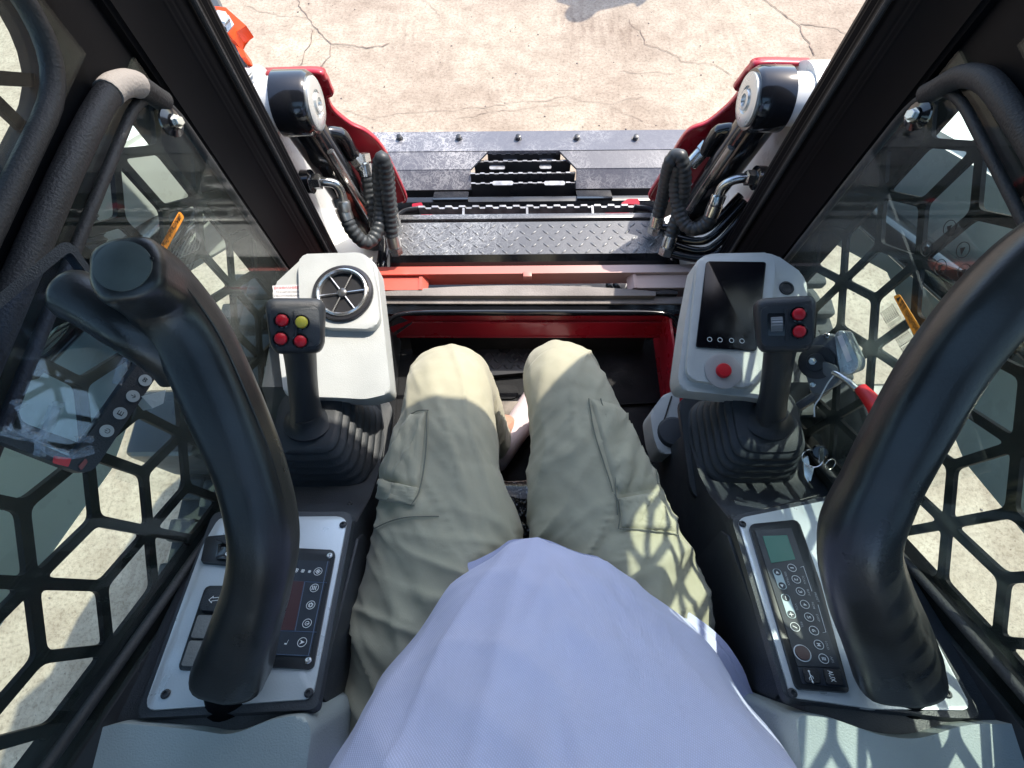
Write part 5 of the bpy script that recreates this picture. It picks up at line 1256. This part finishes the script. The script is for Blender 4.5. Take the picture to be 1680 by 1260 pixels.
def patch(name, quad, amp, seed, off=.004, n=26):
    """a piece of cloth lying on the trousers: bilinear pixel quad dropped onto the surface, puckered"""
    bm = bmesh.new(); g_ = []; q = [V((x, y)) for x, y in quad]
    for i in range(n + 1):
        row = []
        for j in range(n + 1):
            u, v = i / n, j / n; p = (q[0] * (1 - u) + q[1] * u) * (1 - v) + (q[3] * (1 - u) + q[2] * u) * v
            h, nn = hit(p.x, p.y)
            if h is None: row.append(None); continue
            if nn.dot(CAM - h) < 0: nn = -nn
            e = min(u, 1 - u, v, 1 - v); lift = off * min(1, e * 14) + amp * max(0, fold(V((h.x, h.y, 0)), 1.2, 6, 34, seed, 2)) * min(1, e * 7)
            row.append(bm.verts.new(h + nn * (lift + .0002)))
        g_.append(row)
    for i in range(n):
        for j in range(n):
            f = [g_[i][j], g_[i + 1][j], g_[i + 1][j + 1], g_[i][j + 1]]
            if all(f): bm.faces.new(f)
    return obj(name, bm, M['trousers'], ps, sharp=180)
patch('cargo_pocket', [(676, 678), (700, 673), (686, 800), (612, 786)], .008, 2)
patch('pocket_flap', [(618, 784), (690, 802), (680, 830), (606, 818)], .010, 5, .006)
patch('cargo_pocket', [(968, 654), (1030, 668), (1082, 800), (1012, 812)], .006, 9)
patch('pocket_flap', [(1012, 818), (1080, 806), (1108, 872), (1020, 866)], .005, 12, .005)
M['thread'] = mat('seam_thread', (.20, .20, .155), .9)
for pts in ([(702, 676), (700, 740), (690, 800), (676, 830)], [(676, 680), (690, 674), (704, 674)], [(640, 740), (612, 790), (608, 840)], [(606, 872), (660, 850), (720, 848)]):
    seam('seam', pts, .0011, .0030, 'thread')
for pts in ([(966, 655), (972, 700), (990, 760), (1006, 808)], [(984, 655), (998, 700), (1008, 760), (1012, 845)], [(1010, 812), (1016, 840), (1014, 868)], [(1040, 690), (1068, 740), (1078, 795)], [(1016, 868), (1070, 872), (1110, 878)]):
    seam('seam', pts, .0011, .0030, 'thread')
# sneakers
def shoe(name, ankle, toe, s_):
    bm = bmesh.new(); d = (toe - ankle); d.z = 0; L = d.length; d.normalize(); sd = V((-d.y, d.x, 0)); rings = []
    st = [(-.07, .020, .045, .085), (-.055, .034, .045, .10), (-.02, .038, .045, .105), (.03, .040, .043, .092), (.09, .044, .038, .07), (.14, .044, .034, .055), (.18, .036, .03, .045), (.20, .014, .026, .03)]
    for a, wd, zc, hgt in st:
        rg = []
        for k in range(20):
            t = 2 * math.pi * k / 20; z = max(0, (math.sin(t) * .5 + .5)) ** .8 * hgt
            rg.append(bm.verts.new(V((ankle.x, ankle.y, .553)) + d * a + sd * wd * math.cos(t) * (1 if z < .03 else .85) + V((0, 0, z))))
        rings.append(rg)
    for a, b in zip(rings, rings[1:]):
        for k in range(20): bm.faces.new([a[k], a[(k + 1) % 20], b[(k + 1) % 20], b[k]])
    bm.faces.new(rings[0]); bm.faces.new(rings[-1]); o = obj(name, bm, M['shoe'], ps, sharp=70)
    sb = bmesh.new(); P_ = [V((ankle.x, ankle.y, .551)) + d * a + sd * wd * q for q in (1, -1) for a, wd, _, _ in (st if q == 1 else st[::-1])]
    so_ = obj('sole', prism_bm(P_, (0, 0, .022), .004), M['paper'], ps); so_.parent = o; so_.matrix_parent_inverse = Matrix.Translation(-ps.location)
    return o
shoe('sneaker', V((-.062, .375, 0)), V((-.01, .46, 0)), -1); shoe('sneaker', V((.06, .41, 0)), V((.08, .52, 0)), 1)
# shirt
def hem_band(v): return sstep(.045, .03, v) - .6 * sstep(.03, .0, v)
def shirt(name, ex, ey, ez, vmax, right=0.0):
    NU, NV = 200, 130; bm = bmesh.new(); g_ = []
    # stations bottom (hem) to shoulder: front reach y, side half width, back y, z front, z side, z back
    stn = [(.088, .285, -.40, 1.140, 1.08, .99), (.082, .278, -.40, 1.158, 1.10, 1.02), (.045, .262, -.405, 1.215, 1.17, 1.10), (-.01, .245, -.41, 1.28, 1.25, 1.2), (-.065, .232, -.415, 1.345, 1.33, 1.3), (-.115, .222, -.42, 1.41, 1.40, 1.4), (-.155, .212, -.425, 1.48, 1.48, 1.48), (-.20, .20, -.43, 1.54, 1.55, 1.55), (-.26, .15, -.42, 1.585, 1.60, 1.59), (-.30, .06, -.38, 1.60, 1.61, 1.6)]
    cols = [lerp_list([r[i] for r in stn], NV + 1) for i in range(6)]
    for j in range(int(NV * vmax) + 1):
        yf_, hw, yb_, zf, zs_, zb = [c[j] for c in cols]; q_ = j / NV if vmax < 1 else 0
        yf_ += ey - .22 * q_; hw += ex - .22 * q_; zf += ez - .10 * q_; zs_ += ez - .10 * q_; zb += ez; v = j / NV; row = []
        pt = 1 - sstep(0, .45, v)   # how pointed the front is (tent) near the hem
        for i in range(NU):
            a = 2 * math.pi * i / NU; ca, sa = math.cos(a), math.sin(a)   # a = 90deg front, 0 right
            if sa >= 0:
                e = 1 - .30 * pt
                lf = 1 if ca < 0 else .55; x = hw * math.copysign(abs(ca) ** (1 + (.0 + .12 * lf) * pt), ca); y = -.20 + (yf_ + .20) * abs(sa) ** (1 + (.72 + .5 * lf) * pt); k = abs(sa); z = zs_ + (zf - zs_) * k ** 1.5
            else:
                x = hw * ca; y = -.20 + (yb_ + .20) * abs(sa); k = abs(sa); z = zs_ + (zb - zs_) * k
            if ca < 0: x *= 1 - .13 * sstep(1.0, .0, v) * sstep(-.2, .3, sa)
            else: x += right * sstep(0, .4, ca) * sstep(1.0, .7, sa)
            x += -.018; p = V((x, y, z)); nr = V((ca, sa, .25)).normalized()
            dsp = .010 * noise.noise(V((p.x * 5, p.y * 5, p.z * 5))) + .0045 * fold(V((p.x, p.z * 1.4, 0)), .9 if x < 0 else -.9 + math.pi, 2.2, 10, 5, 2) * (1 - .5 * pt)
            dsp -= .003 * hem_band(v); dsp += .009 * sstep(.8, .1, v) * fold(V((p.x, p.y, 0)), .85 if x < 0 else 2.3, 2.2, 11, 31 + ex * 100, 2.5) + .004 * fold(V((p.x, p.y, 0)), 1.2 if x < 0 else 1.9, 3, 24, 51, 2)
            # soft vertical gathers towards the hem on each side
            side = abs(ca); dsp += .008 * side * (1 - v) * math.sin(a * 16 + 3 * noise.noise(p * 4)) * sstep(.7, .0, v)
            row.append(bm.verts.new(p + nr * dsp))
        g_.append(row)
    for j in range(int(NV * vmax)):
        for i in range(NU): bm.faces.new([g_[j][i], g_[j][(i + 1) % NU], g_[j + 1][(i + 1) % NU], g_[j + 1][i]])
    o = obj(name, bm, M['shirt'], ps, sharp=180)
    return o
sh_ = shirt('shirt', -.004, -.004, 0, 1.0, .020)
tail = shirt('shirt_tail', .022, -.004, -.010, .30, .050)

# bystander out of frame at the top right, whose shadow reaches into the picture
by = thing('person', 'bystander standing on the concrete beyond the bucket, only the shadow in view', 'person', (1.18, 3.94, 0))
me = bpy.data.meshes.new('unseen_bystander_body'); b0 = V((1.18, 3.94, 0))
vs = [b0 + V(p) for p in ((0, 0, .98), (0, 0, 1.2), (0, 0, 1.42), (0, 0, 1.5), (0, 0, 1.58), (0, 0, 1.72), (-.1, 0, .9), (-.12, .02, .5), (-.13, 0, .08), (-.13, -.12, .03), (.1, 0, .9), (.12, .02, .5), (.13, 0, .08), (.13, -.12, .03), (-.19, 0, 1.4), (-.25, .02, 1.15), (-.22, -.1, .92), (.19, 0, 1.4), (.25, .02, 1.15), (.22, -.1, .92))]
es = [(0, 1), (1, 2), (2, 3), (3, 4), (4, 5), (0, 6), (6, 7), (7, 8), (8, 9), (0, 10), (10, 11), (11, 12), (12, 13), (2, 14), (14, 15), (15, 16), (2, 17), (17, 18), (18, 19)]
rs = [.15, .14, .15, .055, .085, .08, .09, .065, .045, .04, .09, .065, .045, .04, .06, .045, .035, .06, .045, .035]
me.from_pydata(vs, es, []); bo = link('unseen_clothed_body', me, mat('unseen_bystander_workwear', (.05, .06, .09), .8), by, smooth=False)
bo.modifiers.new('skin', 'SKIN')
for i, r in enumerate(rs): me.skin_vertices[0].data[i].radius = (r, r); me.skin_vertices[0].data[i].use_root = (i == 0)
bo.modifiers.new('sub', 'SUBSURF').render_levels = 2
